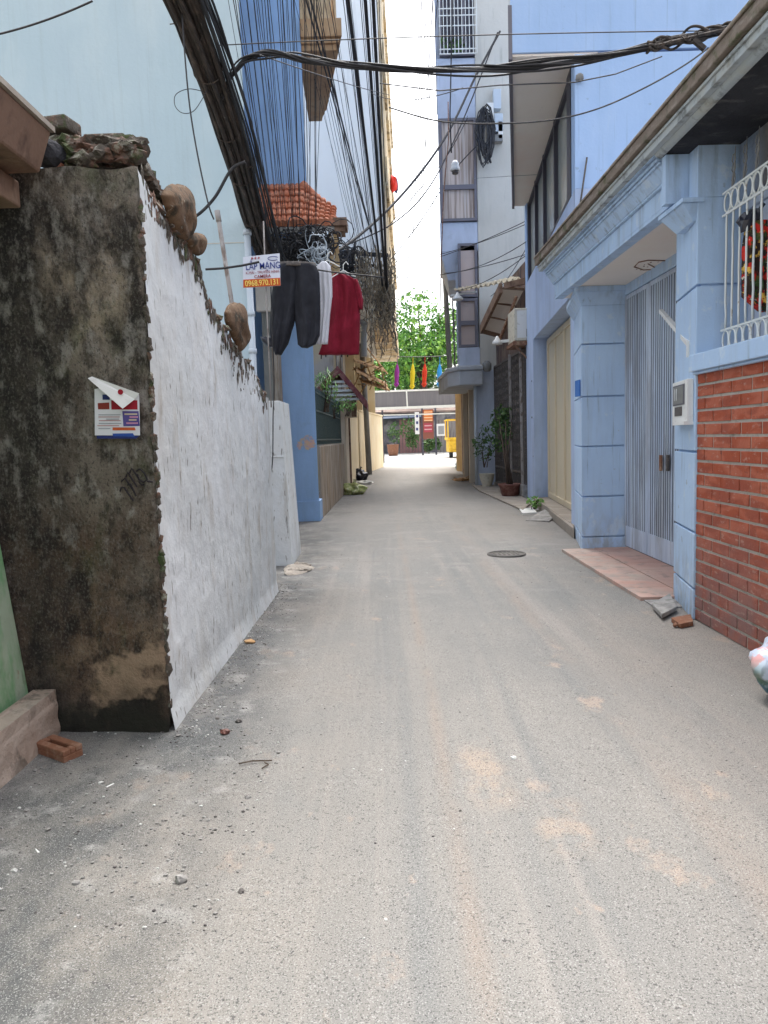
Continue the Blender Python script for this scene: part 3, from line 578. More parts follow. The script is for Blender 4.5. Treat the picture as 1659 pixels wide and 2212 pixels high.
# white block behind with dirty overhanging street face
Yw = 20.6
def lx(y): return -.95+(y-19.5)*.004 if y < 29 else -.912+(y-29)*.122      # left building line of the lane
wb = thing('white_block', (-3, 28, 0), 'tall white apartment block whose dirty yellow street face overhangs the lane', 'building')
xo0, xo1 = xY(822, 300, Yw), xY(850, 500, 37)
mb = MB(); mb.prism([(-9, Yw), (xo0, Yw), (xo0+.02, Yw+.4), (xo1-.03, 36.9), (-9, 36.9)], 5.25, 18); mb.build('upper_wall', Mt['whiteblk'], wb)
mb = MB(); mb.prism([(-9, Yw+.4), (lx(Yw+.4)-.35, Yw+.4), (lx(29)-.35, 29), (lx(36.5)-.35, 36.5), (-9, 36.5)], 0, 5.25); mb.build('lower_wall', mat('block_base', (.42, .36, .25), .9, [dict(c=(.2, .15, .1), s=(4, 4, 1), lo=.5, hi=.65, a=.8), dict(c=(.3, .32, .36), s=1, a=.5)]), wb)
mb = MB()   # street face slabs and ledges
def ox(y): return xo0+.02+(xo1-xo0-.03)*(y-Yw)/(37-Yw)
mb.prism([(xo0-.35, Yw+.45), (ox(Yw+.45)+.03, Yw+.45), (ox(36.8)+.03, 36.8), (xo0-.35, 36.8)], 5.15, 18.1)
random.seed(5)
for fl_ in range(4):
    z = 5.3+fl_*3.3
    for y in range(22, 36, 4):
        mb.prism([(ox(y)-.1, y), (ox(y)+.12, y), (ox(y+3)+.12, y+3), (ox(y+3)-.1, y+3)], z, z+.12)
        mb.prism([(ox(y)+.06, y), (ox(y)+.10, y), (ox(y+3)+.10, y+3), (ox(y+3)+.06, y+3)], z+.12, z+.8)
mb.build('street_face', Mt['dirty_yellow'], wb)
for y, hgt in ((27.8, 5.1), (30.5, 5.1), (34.5, 5.1)):
    mb = MB(); mb.box(lx(y)-.38, lx(y)-.02, y, y+.45, 0, hgt); mb.build('pilaster', Mt['yellow_wall'], wb)
for y in (22.2, 24.4, 28.4, 31.8):
    mb = MB(); mb.prism([(lx(y)-.40, y), (lx(y)-.33, y), (lx(y+1.6)-.33, y+1.6), (lx(y+1.6)-.40, y+1.6)], 2.6, 4.6); mb.build('window', Mt['frame'], wb)
# laundry on the facade far up
mb = MB(); c_ = atY(849, 398, 30); mb.blob(c_, .22, .3, 2, (.7, .7, 1.5)); tag(mb.build('laundry', flat('laundry_red', (.6, .03, .02))), 'red laundry hung high on the dirty facade', 'clothing')
mb = MB(); c_ = atY(854, 402, 30.3); mb.blob(c_, .2, .3, 2, (.6, .7, 1.6)); tag(mb.build('laundry', flat('laundry_blue', (.04, .06, .14))), 'dark blue laundry hung next to the red laundry high on the facade', 'clothing')

# garden wall + green fence + plants
g0, g1 = (-1.24, 14.0), (-1.0, 19.6)
gw = thing('garden_wall', (-1.3, 17, 0), 'stained brown concrete garden wall under the green iron railing', 'wall')
def gx(y): return xrb+.004+(y-13.0)*(g1[0]-xrb)/6.6
mb = MB(); mb.prism([(xrb-.02, 13.43), (gx(13.43), 13.43), g1, (g1[0]-.5, g1[1])], 0, 1.30)
mb.build('wall_body', Mt['brown_stain'], gw, bevel=.01)
fn = thing('iron_railing', (-1.2, 17, 1.3), 'dark green iron railing on the stained garden wall', 'railing')
mb = MB(); 
def gl(t): return (gx(13.5+t*6)-.07, 13.5+t*6.0)
for i in range(46):
    x, y = gl(i/45); mb.bar((x, y, 1.33), (x, y, 2.35+.03*(i % 2)), .018, .018)
mb.build('bars', Mt['green_iron'], fn)
mb = MB()
for z in (1.42, 1.95, 2.28): mb.bar((*gl(0), z), (*gl(1), z), .03, .03)
mb.build('rail', Mt['green_iron'], fn)
mb = MB(); a, b = gl(0), gl(1); mb.slab([(a[0]-.06, a[1], 1.35), (b[0]-.06, b[1], 1.35), (b[0]-.06, b[1], 2.25), (a[0]-.06, a[1], 2.25)], (-.01, 0, 0)); mb.build('backing_sheet', flat('dark_green_sheet', (.03, .042, .045)), fn)
def shrub(name, c, r, n, sz, m_, label, cat='plant', sc=(1, 1, 1), stems=5, pot=None, group=None, strap=False):
    t = thing(name, (c[0], c[1], c[2]-r*sc[2]), label, cat, group)
    mb = MB()
    for i in range(n):
        d = Vector((random.gauss(0, 1), random.gauss(0, 1), random.gauss(0, 1))).normalized()*r*(random.random()**.4)
        if N3(d.x/r*1.5+c[0], d.y/r*1.5+c[1], d.z/r*1.5) < -.12: continue
        p = Vector(c)+Vector((d.x*sc[0], d.y*sc[1], d.z*sc[2]))
        if strap:
            o = Vector((random.gauss(0, 1), random.gauss(0, 1), abs(random.gauss(.5, .8)))).normalized()*sz*3
            s_ = o.cross(Vector((0, 0, 1))).normalized()*sz*.22; mb.poly([p-s_, p+s_, p+o+s_*.2, p+o-s_*.2])
        else: mb.leaf(p, sz*random.uniform(.6, 1.3))
    mb.build('foliage', m_, t)
    mb = MB()
    for i in range(stems):
        b = Vector((c[0]+random.uniform(-.05, .05), c[1]+random.uniform(-.05, .05), c[2]-r*sc[2]-(.1)))
        e = Vector(c)+Vector((random.uniform(-.6, .6)*r*sc[0], random.uniform(-.6, .6)*r*sc[1], random.uniform(0, .6)*r*sc[2]))
        mb.tube([b, b.lerp(e, .5)+Vector((random.uniform(-.06, .06), 0, 0)), e], [.015, .01, .005], 5)
    mb.build('stem', Mt['bark'], t)
    return t
c_ = atY(703, 838, 14.9); shrub('palm_shrub', c_, .30, 320, .055, Mt['leaf_lt'], 'yellow green bushy plant above the green iron railing', sc=(.9, 1.5, 1.25), strap=True)
c_ = atY(748, 872, 18.6); shrub('leafy_plant', c_, .26, 200, .045, Mt['leaf_lt'], 'small variegated plant at the far end of the railing', sc=(1.2, 1.5, .8))
c_ = atY(722, 878, 17.2); shrub('leafy_plant', c_, .22, 160, .04, Mt['leaf_dk'], 'dark leafy plant in the middle of the railing', sc=(1.5, 2, .8))
# hut with maroon gable behind
ht = thing('gabled_hut', (-1.3, 19.3, 0), 'little hut with a maroon gable roof and striped awning behind the railing', 'hut')
ap = atY(729, 790, 18.9); rl = atY(793, 866, 18.9); ll = atY(672, 852, 18.9)
mb = MB()
for e in (rl, ll):
    dz = Vector((0, 0, -.20)); mb.hexa([ap+dz, e+dz, e+dz+Vector((0, 2.0, 0)), ap+dz+Vector((0, 2.0, 0))], [ap, e, e+Vector((0, 2.0, 0)), ap+Vector((0, 2.0, 0))])
mb.build('gable_roof', Mt['maroon'], ht)
mb = MB(); hx = atY(768, 860, 19.7).x; mb.box(ap.x-.5, hx, 19.65, 20.5, 2.0, ap.z-.55); mb.build('hut_wall', Mt['cream'], ht)
mb = MB()
for k in range(5): mb.box(ap.x-.4, ap.x+.32+k*.05, 19.0+k*.03, 19.03+k*.03, ap.z-.42-k*.11, ap.z-.36-k*.11)
mb.build('striped_awning', Mt['white_metal'], ht)
mb = MB(); q = atY(764, 865, 19.6); mb.box(q.x-.06, q.x+.06, 19.58, 19.648, 2.0, q.z+.2); mb.build('hut_door', Mt['brown_beam'], ht)
# cream pillar, yellow walls
mb = MB(); mb.prism([(lx(19.75)-.5, 19.75), (lx(19.75), 19.75), (lx(21.3), 21.3), (lx(21.3)-.5, 21.3)], 0, 2.30); tag(mb.build('gate_pier', Mt['cream'], bevel=.02), 'cream painted wall pier next to the stained garden wall', 'pier')
for k, (ya, yb_, h_, lab) in enumerate(((21.45, 28.9, 2.42, 'cream yellow boundary wall, nearer of two before the crossing'), (29.3, 36.9, 2.5, 'cream yellow boundary wall next to the open crossing, beyond the utility pole'))):
    mb = MB(); mb.prism([(lx(ya)-.2, ya), (lx(ya), ya), (lx(yb_), yb_), (lx(yb_)-.2, yb_)], 0, h_); mb.prism([(lx(ya)-.22, ya-.02), (lx(ya)+.03, ya-.02), (lx(yb_)+.03, yb_+.02), (lx(yb_)-.22, yb_+.02)], h_, h_+.07)
    tag(mb.build('boundary_wall', Mt['yellow_wall'], bevel=.01), lab, 'wall')
mb = MB(); mb.box(lx(21.38)-.05, lx(21.38)+.05, 21.33, 21.43, 0, 2.7); tag(mb.build('drain_pipe', Mt['brown_beam']), 'brown vertical pipe between the cream pier and the first yellow wall', 'pipe')
# wooden plank awnings over the yellow wall
aw = thing('plank_awning', (-.3, 31, 4.5), 'weathered orange plank awning leaning over the yellow walls', 'awning')
mb = MB()
for (u_, v_, y_), (u2, v2, y2), w_ in (((766, 778, 24), (832, 800, 26), .5), ((770, 800, 23.5), (838, 832, 27), .4), ((795, 752, 27), (838, 806, 30), .6), ((780, 822, 25), (842, 842, 27), .25)):
    a = atY(u_, v_, y_); b = atY(u2, v2, y2); mb.slab([a, b, b+Vector((-.1, 1.6, .25)), a+Vector((-.1, 1.6, .25))], (0, 0, -.06))
mb.build('planks', Mt['plank'], aw)
mb = MB()
for k in range(34):
    a = atY(random.uniform(762, 836), random.uniform(785, 830), 24+random.random()*3); d = Vector((random.uniform(-.35, .35), random.uniform(-.2, .2), random.uniform(-.45, .1))); mb.bar(a, a+d, .03, .03)
mb.build('sticks', Mt['plank'], aw)
# ================================================================== RIGHT SIDE
random.seed(21)
XB = 2.28
bk = thing('brick_house', (2.7, 4, 0), 'low blue house with red brick wall, barred window, folding gate and dark sooty eave', 'house')
YP0, YP1 = 5.38, 6.07
mb = MB(); mb.box(XB+.0075, 2.5, -1.5, YP0-.004, 0, 1.80); mb.build('mortar_bed', Mt['mortar'], bk)
mb = MB()
ch, bl, gp = .0905, .262, .017
for r_ in range(20):
    y = YP0-.004 - (bl*.5 if r_ % 2 else 0) 
    if r_ % 2: mb.box(XB-random.uniform(0, .003), XB+.02, y+gp, YP0-.004, r_*ch+.006, (r_+1)*ch-gp+.006)
    while y > -1.3:
        j = random.uniform(-.002, .002)
        mb.box(XB+j, XB+.02, y-bl+gp, y, r_*ch+.004+random.uniform(0, .003), (r_+1)*ch-gp+.004); y -= bl
mb.build('brick_wall', Mt['brick'], bk, bevel=.002)
mb = MB(); mb.box(2.225, 2.55, -1.5, YP0+.03, 1.81, 1.93); mb.box(2.25, 2.55, -1.5, YP0+.02, 1.79, 1.81); mb.build('sill', Mt['blue_g'], bk, bevel=.006)
# pillars as stacked courses with grooves
def pillar(poly, zs, gap, name, m_, par):
    cx = sum(p[0] for p in poly)/len(poly); cy = sum(p[1] for p in poly)/len(poly)
    ins = [(p[0]+(cx-p[0])*.10, p[1]+(cy-p[1])*.06) for p in poly]
    mb = MB(); mb.prism(ins, 0.0, zs[-1]-.002)
    for a, b in zip(zs, zs[1:]): mb.prism(poly, a+(gap if a > 0 else 0), b)
    return mb.build(name, m_, par, bevel=.006)
near = [(2.265, YP0), (2.39, YP1), (2.95, YP1), (2.95, YP0)]
zs = [0, .22, .64, 1.23, 1.81, 2.41, 3.0]
pillar(near, [0, .22, .64, 1.23, 2.41, 3.02], .016, 'pillar', Mt['blue_g'], bk)
far = [(2.34, 8.72), (2.57, 9.93), (2.95, 9.93), (2.92, 8.72)]
pillar(far, [0, .16, .64, 1.23, 1.81, 2.41, 2.86], .016, 'pillar', Mt['blue_g'], bk)
mb = MB()   # capitals
def flare(mb, poly, z0, z1, e):
    cx = sum(p[0] for p in poly)/len(poly); cy = sum(p[1] for p in poly)/len(poly)
    o = [(p[0]+math.copysign(e, p[0]-cx), p[1]+math.copysign(e, p[1]-cy)) for p in poly]
    mb.hexa([(p[0], p[1], z0) for p in poly], [(p[0], p[1], z1) for p in o])
ccw = lambda q: q if sum(q[i][0]*q[(i+1) % 4][1]-q[(i+1) % 4][0]*q[i][1] for i in range(4)) > 0 else q[::-1]
flare(mb, ccw(far), 2.86, 3.0, .075)
far_e = [(p[0]+(-.09 if p[0] < 2.7 else .02), p[1]+(-.09 if p[1] < 9 else .02)) for p in far]
mb.prism(far_e, 3.0, 3.06); mb.build('capital', Mt['blue_g'], bk, bevel=.004); mb = MB()
cap = ccw([(2.30, YP0-.05), (2.40, YP1), (2.9, YP1), (2.9, YP0-.05)])
mb.prism([(2.15, YP0-.02), (2.15, YP1-.25), (2.31, YP1-.25), (2.31, YP0-.02)], 2.985, 3.015)
mb.hexa([(2.25, YP0+.04, 2.87), (2.31, YP0+.04, 2.87), (2.34, YP1-.3, 2.87), (2.27, YP1-.3, 2.87)], [(2.165, YP0, 2.984), (2.31, YP0, 2.984), (2.31, YP1-.26, 2.984), (2.165, YP1-.26, 2.984)])
mb.build('capital', Mt['blue_g'], bk, bevel=.004)
# canopy over the gate
YC0, YC1 = 5.66, 9.38
mb = MB(); mb.box(2.30, 2.95, YC0+.03, YC1, 3.062, 3.085); mb.build('soffit', Mt['soffit'], bk)
mb = MB()
mb.box(2.19, 2.98, YC0, YC1+.0, 3.086, 3.23); mb.box(2.19, 2.30, YC0, YC1, 3.055, 3.085)
mb.box(2.165, 2.96, YC0-.02, YC1, 3.231, 3.25); 
mb.hexa([(2.16, YC0-.02, 3.25), (2.96, YC0-.02, 3.25), (2.96, YC1, 3.25), (2.16, YC1, 3.25)], [(2.10, YC0-.02, 3.335), (2.96, YC0-.02, 3.335), (2.96, YC1, 3.335), (2.10, YC1, 3.335)])
mb.box(2.085, 2.96, YC0-.03, YC1, 3.336, 3.355); mb.box(2.07, 2.96, YC0-.03, YC1, 3.362, 3.385); mb.box(2.045, 2.96, YC0-.035, YC1, 3.392, 3.43)
mb.build('canopy_cornice', Mt['blue_g'], bk, bevel=.003)
mb = MB(); mb.box(2.5, 3.6, YP0+.02, YC1, 3.56, 3.9); mb.box(2.268, 2.95, YP0+.003, YC0-.04, 3.021, 3.37); mb.box(2.10, 2.267, YP0+.16, YC0-.04, 3.03, 3.37); mb.box(2.83, 3.3, YP1+.01, 8.71, 2.95, 3.061); mb.build('upper_wall', Mt['blue_g'], bk)
# eave slab, cove and gutter
def xe(y): return 1.985+(y-9.4)*.004
mb = MB(); mb.box(2.06, 4.2, -1.5, YC1+.02, 3.445, 3.55); mb.hexa([(2.075, -1.5, 3.385), (3.0, -1.5, 3.355), (3.0, YC0-.045, 3.355), (2.075, YC0-.045, 3.38)], [(2.07, -1.5, 3.444), (3.0, -1.5, 3.444), (3.0, YC0-.045, 3.444), (2.07, YC0-.045, 3.444)])
mb.build('eave_slab', Mt['soot_and_shade'], bk)
mb = MB()
for k in range(8):
    t0, t1 = k/8*math.pi/2, (k+1)/8*math.pi/2
    P = lambda t, o=0: (2.045+.05*(1-math.cos(t)), 3.405-.035*math.sin(t)+o)
    a, b = P(t0), P(t1)
    mb.hexa([(a[0], -1.5, a[1]), (b[0], -1.5, b[1]), (b[0], YC0-.045, b[1]), (a[0], YC0-.045, a[1])][::-1], [(a[0], -1.5, a[1]+.03), (b[0], -1.5, b[1]+.03), (b[0], YC0-.045, b[1]+.03), (a[0], YC0-.045, a[1]+.03)][::-1])
mb.build('eave_cove', Mt['fascia'], bk)
mb = MB(); mb.box(2.0, 2.05, -1.5, YC1+.03, 3.40, 3.47); mb.box(1.985, 2.0, -1.5, YC1+.03, 3.445, 3.465); mb.build('fascia_board', Mt['fascia'], bk, bevel=.003)
mb = MB(); mb.box(1.955, 2.10, -1.5, YC1+.05, 3.475, 3.555); mb.box(1.94, 1.955, -1.5, YC1+.05, 3.55, 3.575); mb.box(1.956, 2.2, -1.5, YC1+.05, 3.556, 3.59); mb.build('gutter', Mt['gutter'], bk, bevel=.008)
mb = MB()
for i in range(60): mb.blob((2.0+random.random()*.15, random.uniform(0, 9.3), 3.60), random.uniform(.01, .04), .4, 1, (1, 1.8, .6))
mb.build('roof_debris', Mt['mossy_rubble'], bk)
# window: reveal wall, shutters, grille
mb = MB(); mb.box(3.05, 3.15, -1.5, YP0-.01, 1.93, 3.44); mb.build('room_back', Mt['soot_and_shade'], bk)  # near-black colour stands for the unlit room behind the grille
mb = MB(); 
for i in range(9): mb.box(2.62, 2.65, 4.55+i*.092, 4.55+i*.092+.072, 1.94, 2.92)
mb.box(2.60, 2.66, 4.50, YP0-.01, 2.92, 2.99); mb.build('shutter', Mt['bluegrey'], bk, bevel=.004)
mb = MB(); mb.box(2.56, 2.95, -1.5, YP0-.005, 2.99, 3.43); mb.build('lintel', mat('mouldy_render', (.15, .14, .13), .95, [dict(c=(.25, .22, .2), s=(6, 6, 2), lo=.5, hi=.65, a=.8), dict(c=(.09, .05, .04), s=9, lo=.5, hi=.6, a=.8), dict(c=(.25, .33, .46), s=1, lo=.2, hi=.3, a=.8, y=(5.0, 5.25))], [(30, .01)]), bk)
xg = 2.43
gr = MB()
for i in range(42):
    y = YP0-.09-i*.096
    P = [(xg+.004*N3(i, k, 0, 1.7), y+.010*N3(i*1.3, k*.5, 4, 1.5), 2.09+k*.1) for k in range(9)]
    gr.tube(P, .0075, 6)
gr.build('window_bars', Mt['white_metal'], bk)
mb = MB()
for z0_, z1_ in ((1.945, 2.09), (2.875, 3.025)):
    for z in (z0_, z1_): mb.box(xg-.006, xg+.006, -1.4, YP0-.03, z-.007, z+.007)
    for i in range(48):
        yc = YP0-.10-i*.10; zc = (z0_+z1_)/2
        mb.tube([(xg, yc+.046*math.cos(a), zc+.064*math.sin(a)) for a in [k*math.pi/8 for k in range(17)]], .0065, 5, cap=False)
        mb.box(xg-.003, xg+.003, yc-.0535, yc-.0485, z0_+.007, z1_-.007)
mb.build('ring_band', Mt['white_metal'], bk)
sp = MB()
for i in range(24):
    y = YP0-.16-i*.16
    sp.tube([(xg, y, 3.03), (xg+.015, y, 3.16), (xg+.02, y, 3.30)], [.007, .007, .002], 5)
    for s_ in (-1, 1):
        for z in (3.10, 3.17, 3.23): sp.tube([(xg+.01, y, z-.05), (xg+.01, y+s_*.025, z-.02), (xg+.012, y+s_*.012, z+.02), (xg+.012, y, z+.01)], .004, 4)
sp.build('spear_finials', Mt['dkcement'], bk)
# folding gate
gt = [(2.86, 6.10), (2.84, 8.70)]
gf = MB(); gd = MB(); XG = 2.85
y = 6.10
i = 0
while y < 8.68:
    wv = .042 if i % 4 else .056
    gf.box(XG-.003, XG+.004, y, y+wv-.014, .30, 2.93); 
    y += wv+.014; i += 1
gd.box(XG+.0045, XG+.02, 6.08, 8.71, .05, 2.95)
gd.build('gate_backing', Mt['gate_dark'], bk)
gf.build('gate_slats', Mt['blue_gate'], bk, bevel=.003)
for k, (ya, yb_) in enumerate(((6.10, 6.96), (6.985, 7.95), (7.97, 8.70))):
    mb = MB(); mb.box(XG-.008, XG+.004, ya, yb_, .06, .30); mb.box(XG-.01, XG+.0042, ya, ya+.035, .301, 2.94); mb.box(XG-.01, XG+.0042, yb_-.035, yb_, .301, 2.94); mb.box(XG-.008, XG+.004, ya+.036, yb_-.036, 2.90, 2.945)
    mb.build('gate_leaf', Mt['blue_gate'], bk, bevel=.004)
for yv, mm in ((7.18, 'green'), (7.02+.02, 'rust')):
    pass
mb = MB(); q = atX(1445, 1000, XG-.02); mb.box(XG-.045, XG-.019, q.y-.02, q.y+.02, q.z-.08, q.z+.08); mb.build('gate_handle', Mt['iron'], bk, bevel=.004)
mb = MB(); q = atX(1430, 1000, XG-.02); mb.box(XG-.045, XG-.019, q.y-.02, q.y+.02, q.z-.08, q.z+.08); mb.build('gate_handle', Mt['rust'], bk, bevel=.004)
for v in (690, 720, 760): pass
mb = MB(); a = atX(1428, 672, 2.72); b = atX(1488, 742, 2.30); mb.bar(a, b, .035, .035); mb.bar(b, b+Vector((0, 0, -.1)), .03, .02); tag(mb.build('stay_arm', Mt['white']), 'pale metal stay arm slanting from the folding gate to the near pillar', 'bracket')
# soffit ornament scar
mb = MB()
S = [[(1370,577),(1380,566),(1400,562),(1450,563)], [(1372,577),(1390,583),(1412,582)], [(1425,572),(1440,582)], [(1437,570),(1424,584)], [(1400,570),(1415,578)]]
for s_ in S: mb.tube([atZ(u, v, 3.058) for u, v in s_], .007, 4)
for i in range(20): mb.blob(atZ(random.uniform(1375, 1440), random.uniform(566, 584), 3.058), .009, .4, 1, (1, 1, .3))
mb.build('fixture_scar', Mt['rust'], bk)
# rusty lamp holder by canopy
mb = MB(); p = atY(1466, 425, YC0-.05)
mb.tube([p+Vector((0, 0, .06)), p+Vector((-.01, 0, -.02)), p+Vector((.015, 0, -.10))], [.018, .022, .028], 7); mb.blob(p+Vector((-.012, 0, .07)), .028, .3, 2); mb.box(p.x-.03, p.x+.05, YC0-.06, YC0-.01, p.z-.14, p.z-.10)
tag(mb.build('lamp_holder', Mt['mossy_rubble']), 'broken rusty lamp holder on the wall above the gate canopy corner', 'lamp holder')
# electricity meter
p = atX(1492, 868, XB)
em = thing('electric_meter', (2.30, 5.72, 1.45), 'grey glazed electricity meter box numbered 11 on the near pillar', 'meter box')
za, zb_ = zY(1490, 912, 5.65), zY(1490, 822, 5.65)
y0_, y1_ = 5.43, 5.93
def sx(y): return 2.265+(y-YP0)*.181
def plate(mb, ya, yb_, z0_, z1_, o0, o1): mb.hexa([(sx(ya)-o1, ya, z0_), (sx(ya)-o0, ya, z0_), (sx(yb_)-o0, yb_, z0_), (sx(yb_)-o1, yb_, z0_)], [(sx(ya)-o1, ya, z1_), (sx(ya)-o0, ya, z1_), (sx(yb_)-o0, yb_, z1_), (sx(yb_)-o1, yb_, z1_)])
hh = zb_-za
mb = MB(); plate(mb, y0_, y1_, za, zb_, 0, .05); mb.build('case', Mt['white'], em, bevel=.006)
mb = MB(); plate(mb, y0_+.07, y1_-.05, za+hh*.42, zb_-.03, .051, .057); mb.build('window_frame', Mt['frame_g'], em)
mb = MB(); plate(mb, y0_+.09, y1_-.07, za+hh*.45, zb_-.04, .0575, .060); mb.build('glass_pane', flat('meter_glass', (.17, .18, .18), .3), em)
mb = MB(); plate(mb, y0_+.15, y1_-.10, za+.05, za+hh*.38, .051, .054); mb.build('wire_hole', Mt['iron'], em)
mb = MB(); plate(mb, y0_, y1_-.1, za-.02, za+.005, .0, .07); mb.build('ledge', Mt['white'], em)
def text(body, size, loc, rot, m_, par, name='lettering', ext=.0008, align='CENTER', sx_=1, bold=0):
    cu = bpy.data.curves.new(name, 'FONT'); cu.body = body; cu.size = size; cu.extrude = ext; cu.align_x = align; cu.align_y = 'CENTER'; cu.offset = bold
    o = bpy.data.objects.new('tmp', cu); col.objects.link(o)
    dg = bpy.context.evaluated_depsgraph_get(); me = bpy.data.meshes.new_from_object(o.evaluated_get(dg)); me.name = name
    bpy.data.objects.remove(o)
    o = bpy.data.objects.new(name, me); col.objects.link(o); me.materials.clear(); me.materials.append(m_)
    off = Vector(par.location) if par else Vector((0, 0, 0)); o.location = Vector(loc)-off; o.rotation_euler = rot; o.scale = (sx_, 1, 1)
    if par: o.parent = par
    return o
text('11', .13, (sx(5.74)-.066, 5.74, (za+hh*.66)), (math.radians(90), 0, math.radians(-90-10.3)), flat('white_ink', (.8, .82, .82)), em, 'number', sx_=.9)
# patterned garment behind the bars
def cloth(mb, rows, Y, depth=.05, fold=.02, nf=5, ns=18, seed=0, thick=True, shear=0.0):
    """rows: (v, uL, uR) in the plane at distance Y; builds a rounded two-sided garment piece"""
    R = []
    for (v0_, a0, b0_), (v1_, a1, b1) in zip(rows, rows[1:]):
        k = max(2, int(abs(v1_-v0_)/6))
        for i in range(k): t = i/k; R.append((v0_+(v1_-v0_)*t, a0+(a1-a0)*t, b0_+(b1-b0_)*t))
    R.append(rows[-1])
    rings = []
    for j, (v, a, b) in enumerate(R):
        pl, pr = atY(a, v, Y), atY(b, v, Y); ring = []
        for side in (1, -1):
            for i in range(ns):
                t = i/ns if side == 1 else 1-i/ns
                p = pl.lerp(pr, t); s_ = max(0, 1-(2*t-1)**2)**.5
                w_ = (pr.x-pl.x)
                amp = min(1, j/6)
                f_ = fold*(math.sin(t*nf*2*math.pi+seed+1.5*N3(v*.012, t*2, seed))+.8*N3(t*5, v*.02, seed+3, 1))*amp
                wr = abs(N3(t*3.2+v*.011, v*.016-t*1.2, seed+7)); f_ += (.022*(.25-wr) if wr < .25 else 0)*amp*1.6
                dy = -side*depth*s_ + f_
                ring.append(mb.bm.verts.new((p.x, p.y+dy+shear*(t-.5)*w_, p.z+.004*N3(t*6, v*.05, seed))))
        rings.append(ring)
    for A, B_ in zip(rings, rings[1:]):
        n = len(A)
        for i in range(n):
            fa = mb.f([A[i], B_[i], B_[(i+1) % n], A[(i+1) % n]])
            if fa: fa.smooth = True
    mb.f(rings[0]); mb.f(rings[-1][::-1])
mb = MB(); Yc = 5.02
cloth(mb, [(478, 1625, 1680), (495, 1610, 1690), (540, 1606, 1695), (600, 1604, 1695), (640, 1606, 1692), (655, 1622, 1690), (672, 1640, 1688)], Yc, .04, .02, 4, seed=2)
gm = mb.build('patterned_garment', Mt['floral']); tag(gm, 'dark floral garment with red and yellow flowers hanging behind the window bars', 'garment')
mb = MB(); a = atY(1612, 492, Yc); b = atY(1650, 440, Yc); mb.bar(a, b, .02, .02); mb.blob(atY(1612, 478, Yc), .05, .3, 2, (1, .7, 1.3)); mb.blob(atY(1630, 465, Yc), .045, .3, 2)
tag(mb.build('dark_bundle', Mt['plastic_blk']), 'black hanger bundle above the floral garment behind the bars', 'hanger')
# apron of pink tiles in front of the gate
mb = MB()
gx = [2.07, 2.47, 2.86]; 
P = [atZ(1405, 1318), atZ(1290, 1238), atZ(1246, 1198)]
for j in range(7):
    ya = 6.02+j*.40; yb_ = ya+.395
    for i in range(2): 
        xa = (2.10+.0*j) if i == 0 else 2.485
        mb.box(xa, (2.48 if i == 0 else 2.88), ya, min(yb_, 8.715), 0, .034 if i == 0 else .038)
tag(mb.build('pavement', Mt['pink_tile'], bevel=.003), 'worn pink tiled apron before the folding gate', kind='structure')
mb = MB(); mb.prism([(2.12, 5.72), (2.36, 5.74), (2.40, 6.0), (2.12, 6.0)], -.01, .016); tag(mb.build('drain_edge', Mt['stone']), 'dark drain edge at the corner of the pink tiles', kind='structure')
sl = MB(); p = atZ(1435, 1325); 
V = [atZ(u, v) for u, v in ((1408, 1318), (1447, 1300), (1462, 1325), (1430, 1342))]
sl.hexa([(q.x, q.y, .02) for q in V], [(q.x, q.y, .055+.02*(i == 1)) for i, q in enumerate(V)])
tag(sl.build('cover_slab', Mt['stone'], bevel=.006), 'loose grey stone slab tipped over the drain at the pillar foot', 'slab')
mb = MB(); V = [atZ(u, v) for u, v in ((1450, 1344), (1492, 1336), (1497, 1352), (1470, 1358))]; mb.hexa([(q.x, q.y, 0) for q in V], [(q.x, q.y, .035) for q in V])
for i in range(10): mb.blob(atZ(random.uniform(1452, 1500), random.uniform(1340, 1356))+Vector((0, 0, .015)), .018, .4, 1)
tag(mb.build('broken_tile', Mt['loosebrick'], bevel=.004), 'broken brown tile and crumbs against the foot of the near pillar', 'tile')

# ---------------------------------------------------- tall blue house
A0, A1 = (2.60, 9.95), (3.20, 16.2)
def sxr(y): return 2.60+(y-9.95)*.096
bb = thing('tall_blue_house', (4, 13, 0), 'tall light blue house with an overhanging upper floor and a recessed beige door', 'house')
mb = MB()
mb.prism([(2.6, 9.95), (sxr(10.4), 10.4), (2.98, 10.4), (3.36, 14.75), (3.02, 14.75), (3.16, 16.2), (10, 16.2), (10, 9.95)], 0, 3.26)
mb.prism([(2.6, 9.95), (3.16, 16.2), (10, 16.2), (10, 9.95)], 3.26, 4.55)
mb.build('lower_wall', Mt['blue_low'], bb, bevel=.006); mb = MB()
mb.prism([(2.6, 9.95), (sxr(10.25), 10.25), (sxr(10.25)+.12, 10.25), (sxr(16)+.12, 16.0), (sxr(16)-.02, 16.0), (3.16, 16.2), (10, 16.2), (10, 9.95)], 4.55, 6.2)
zs_ = 6.2
q0 = atZ(1088, 165, zs_); q1 = atZ(1097, 468, zs_); q2 = atZ(1152, 465, zs_)
mb.prism([(q0.x, 9.94), (q1.x, 16.2), (10, 16.2), (10, 9.94)], zs_+.03, 14)
mb.build('wall', Mt['blue_r'], bb, bevel=.006)
mb = MB(); mb.prism([(q0.x+.02, 9.97), (q1.x+.02, 16.18), (sxr(16.18)+.3, 16.18), (sxr(9.97)+.3, 9.97)], zs_-.0, zs_+.028); mb.build('soffit', Mt['soffit'], bb)
mb = MB(); mb.prism([(q0.x-.03, 9.93), (q0.x+.02, 9.93), (q1.x+.02, 16.2), (q1.x-.03, 16.2)], zs_-.05, zs_+.6); mb.build('edge_trim', Mt['frame_g'], bb)
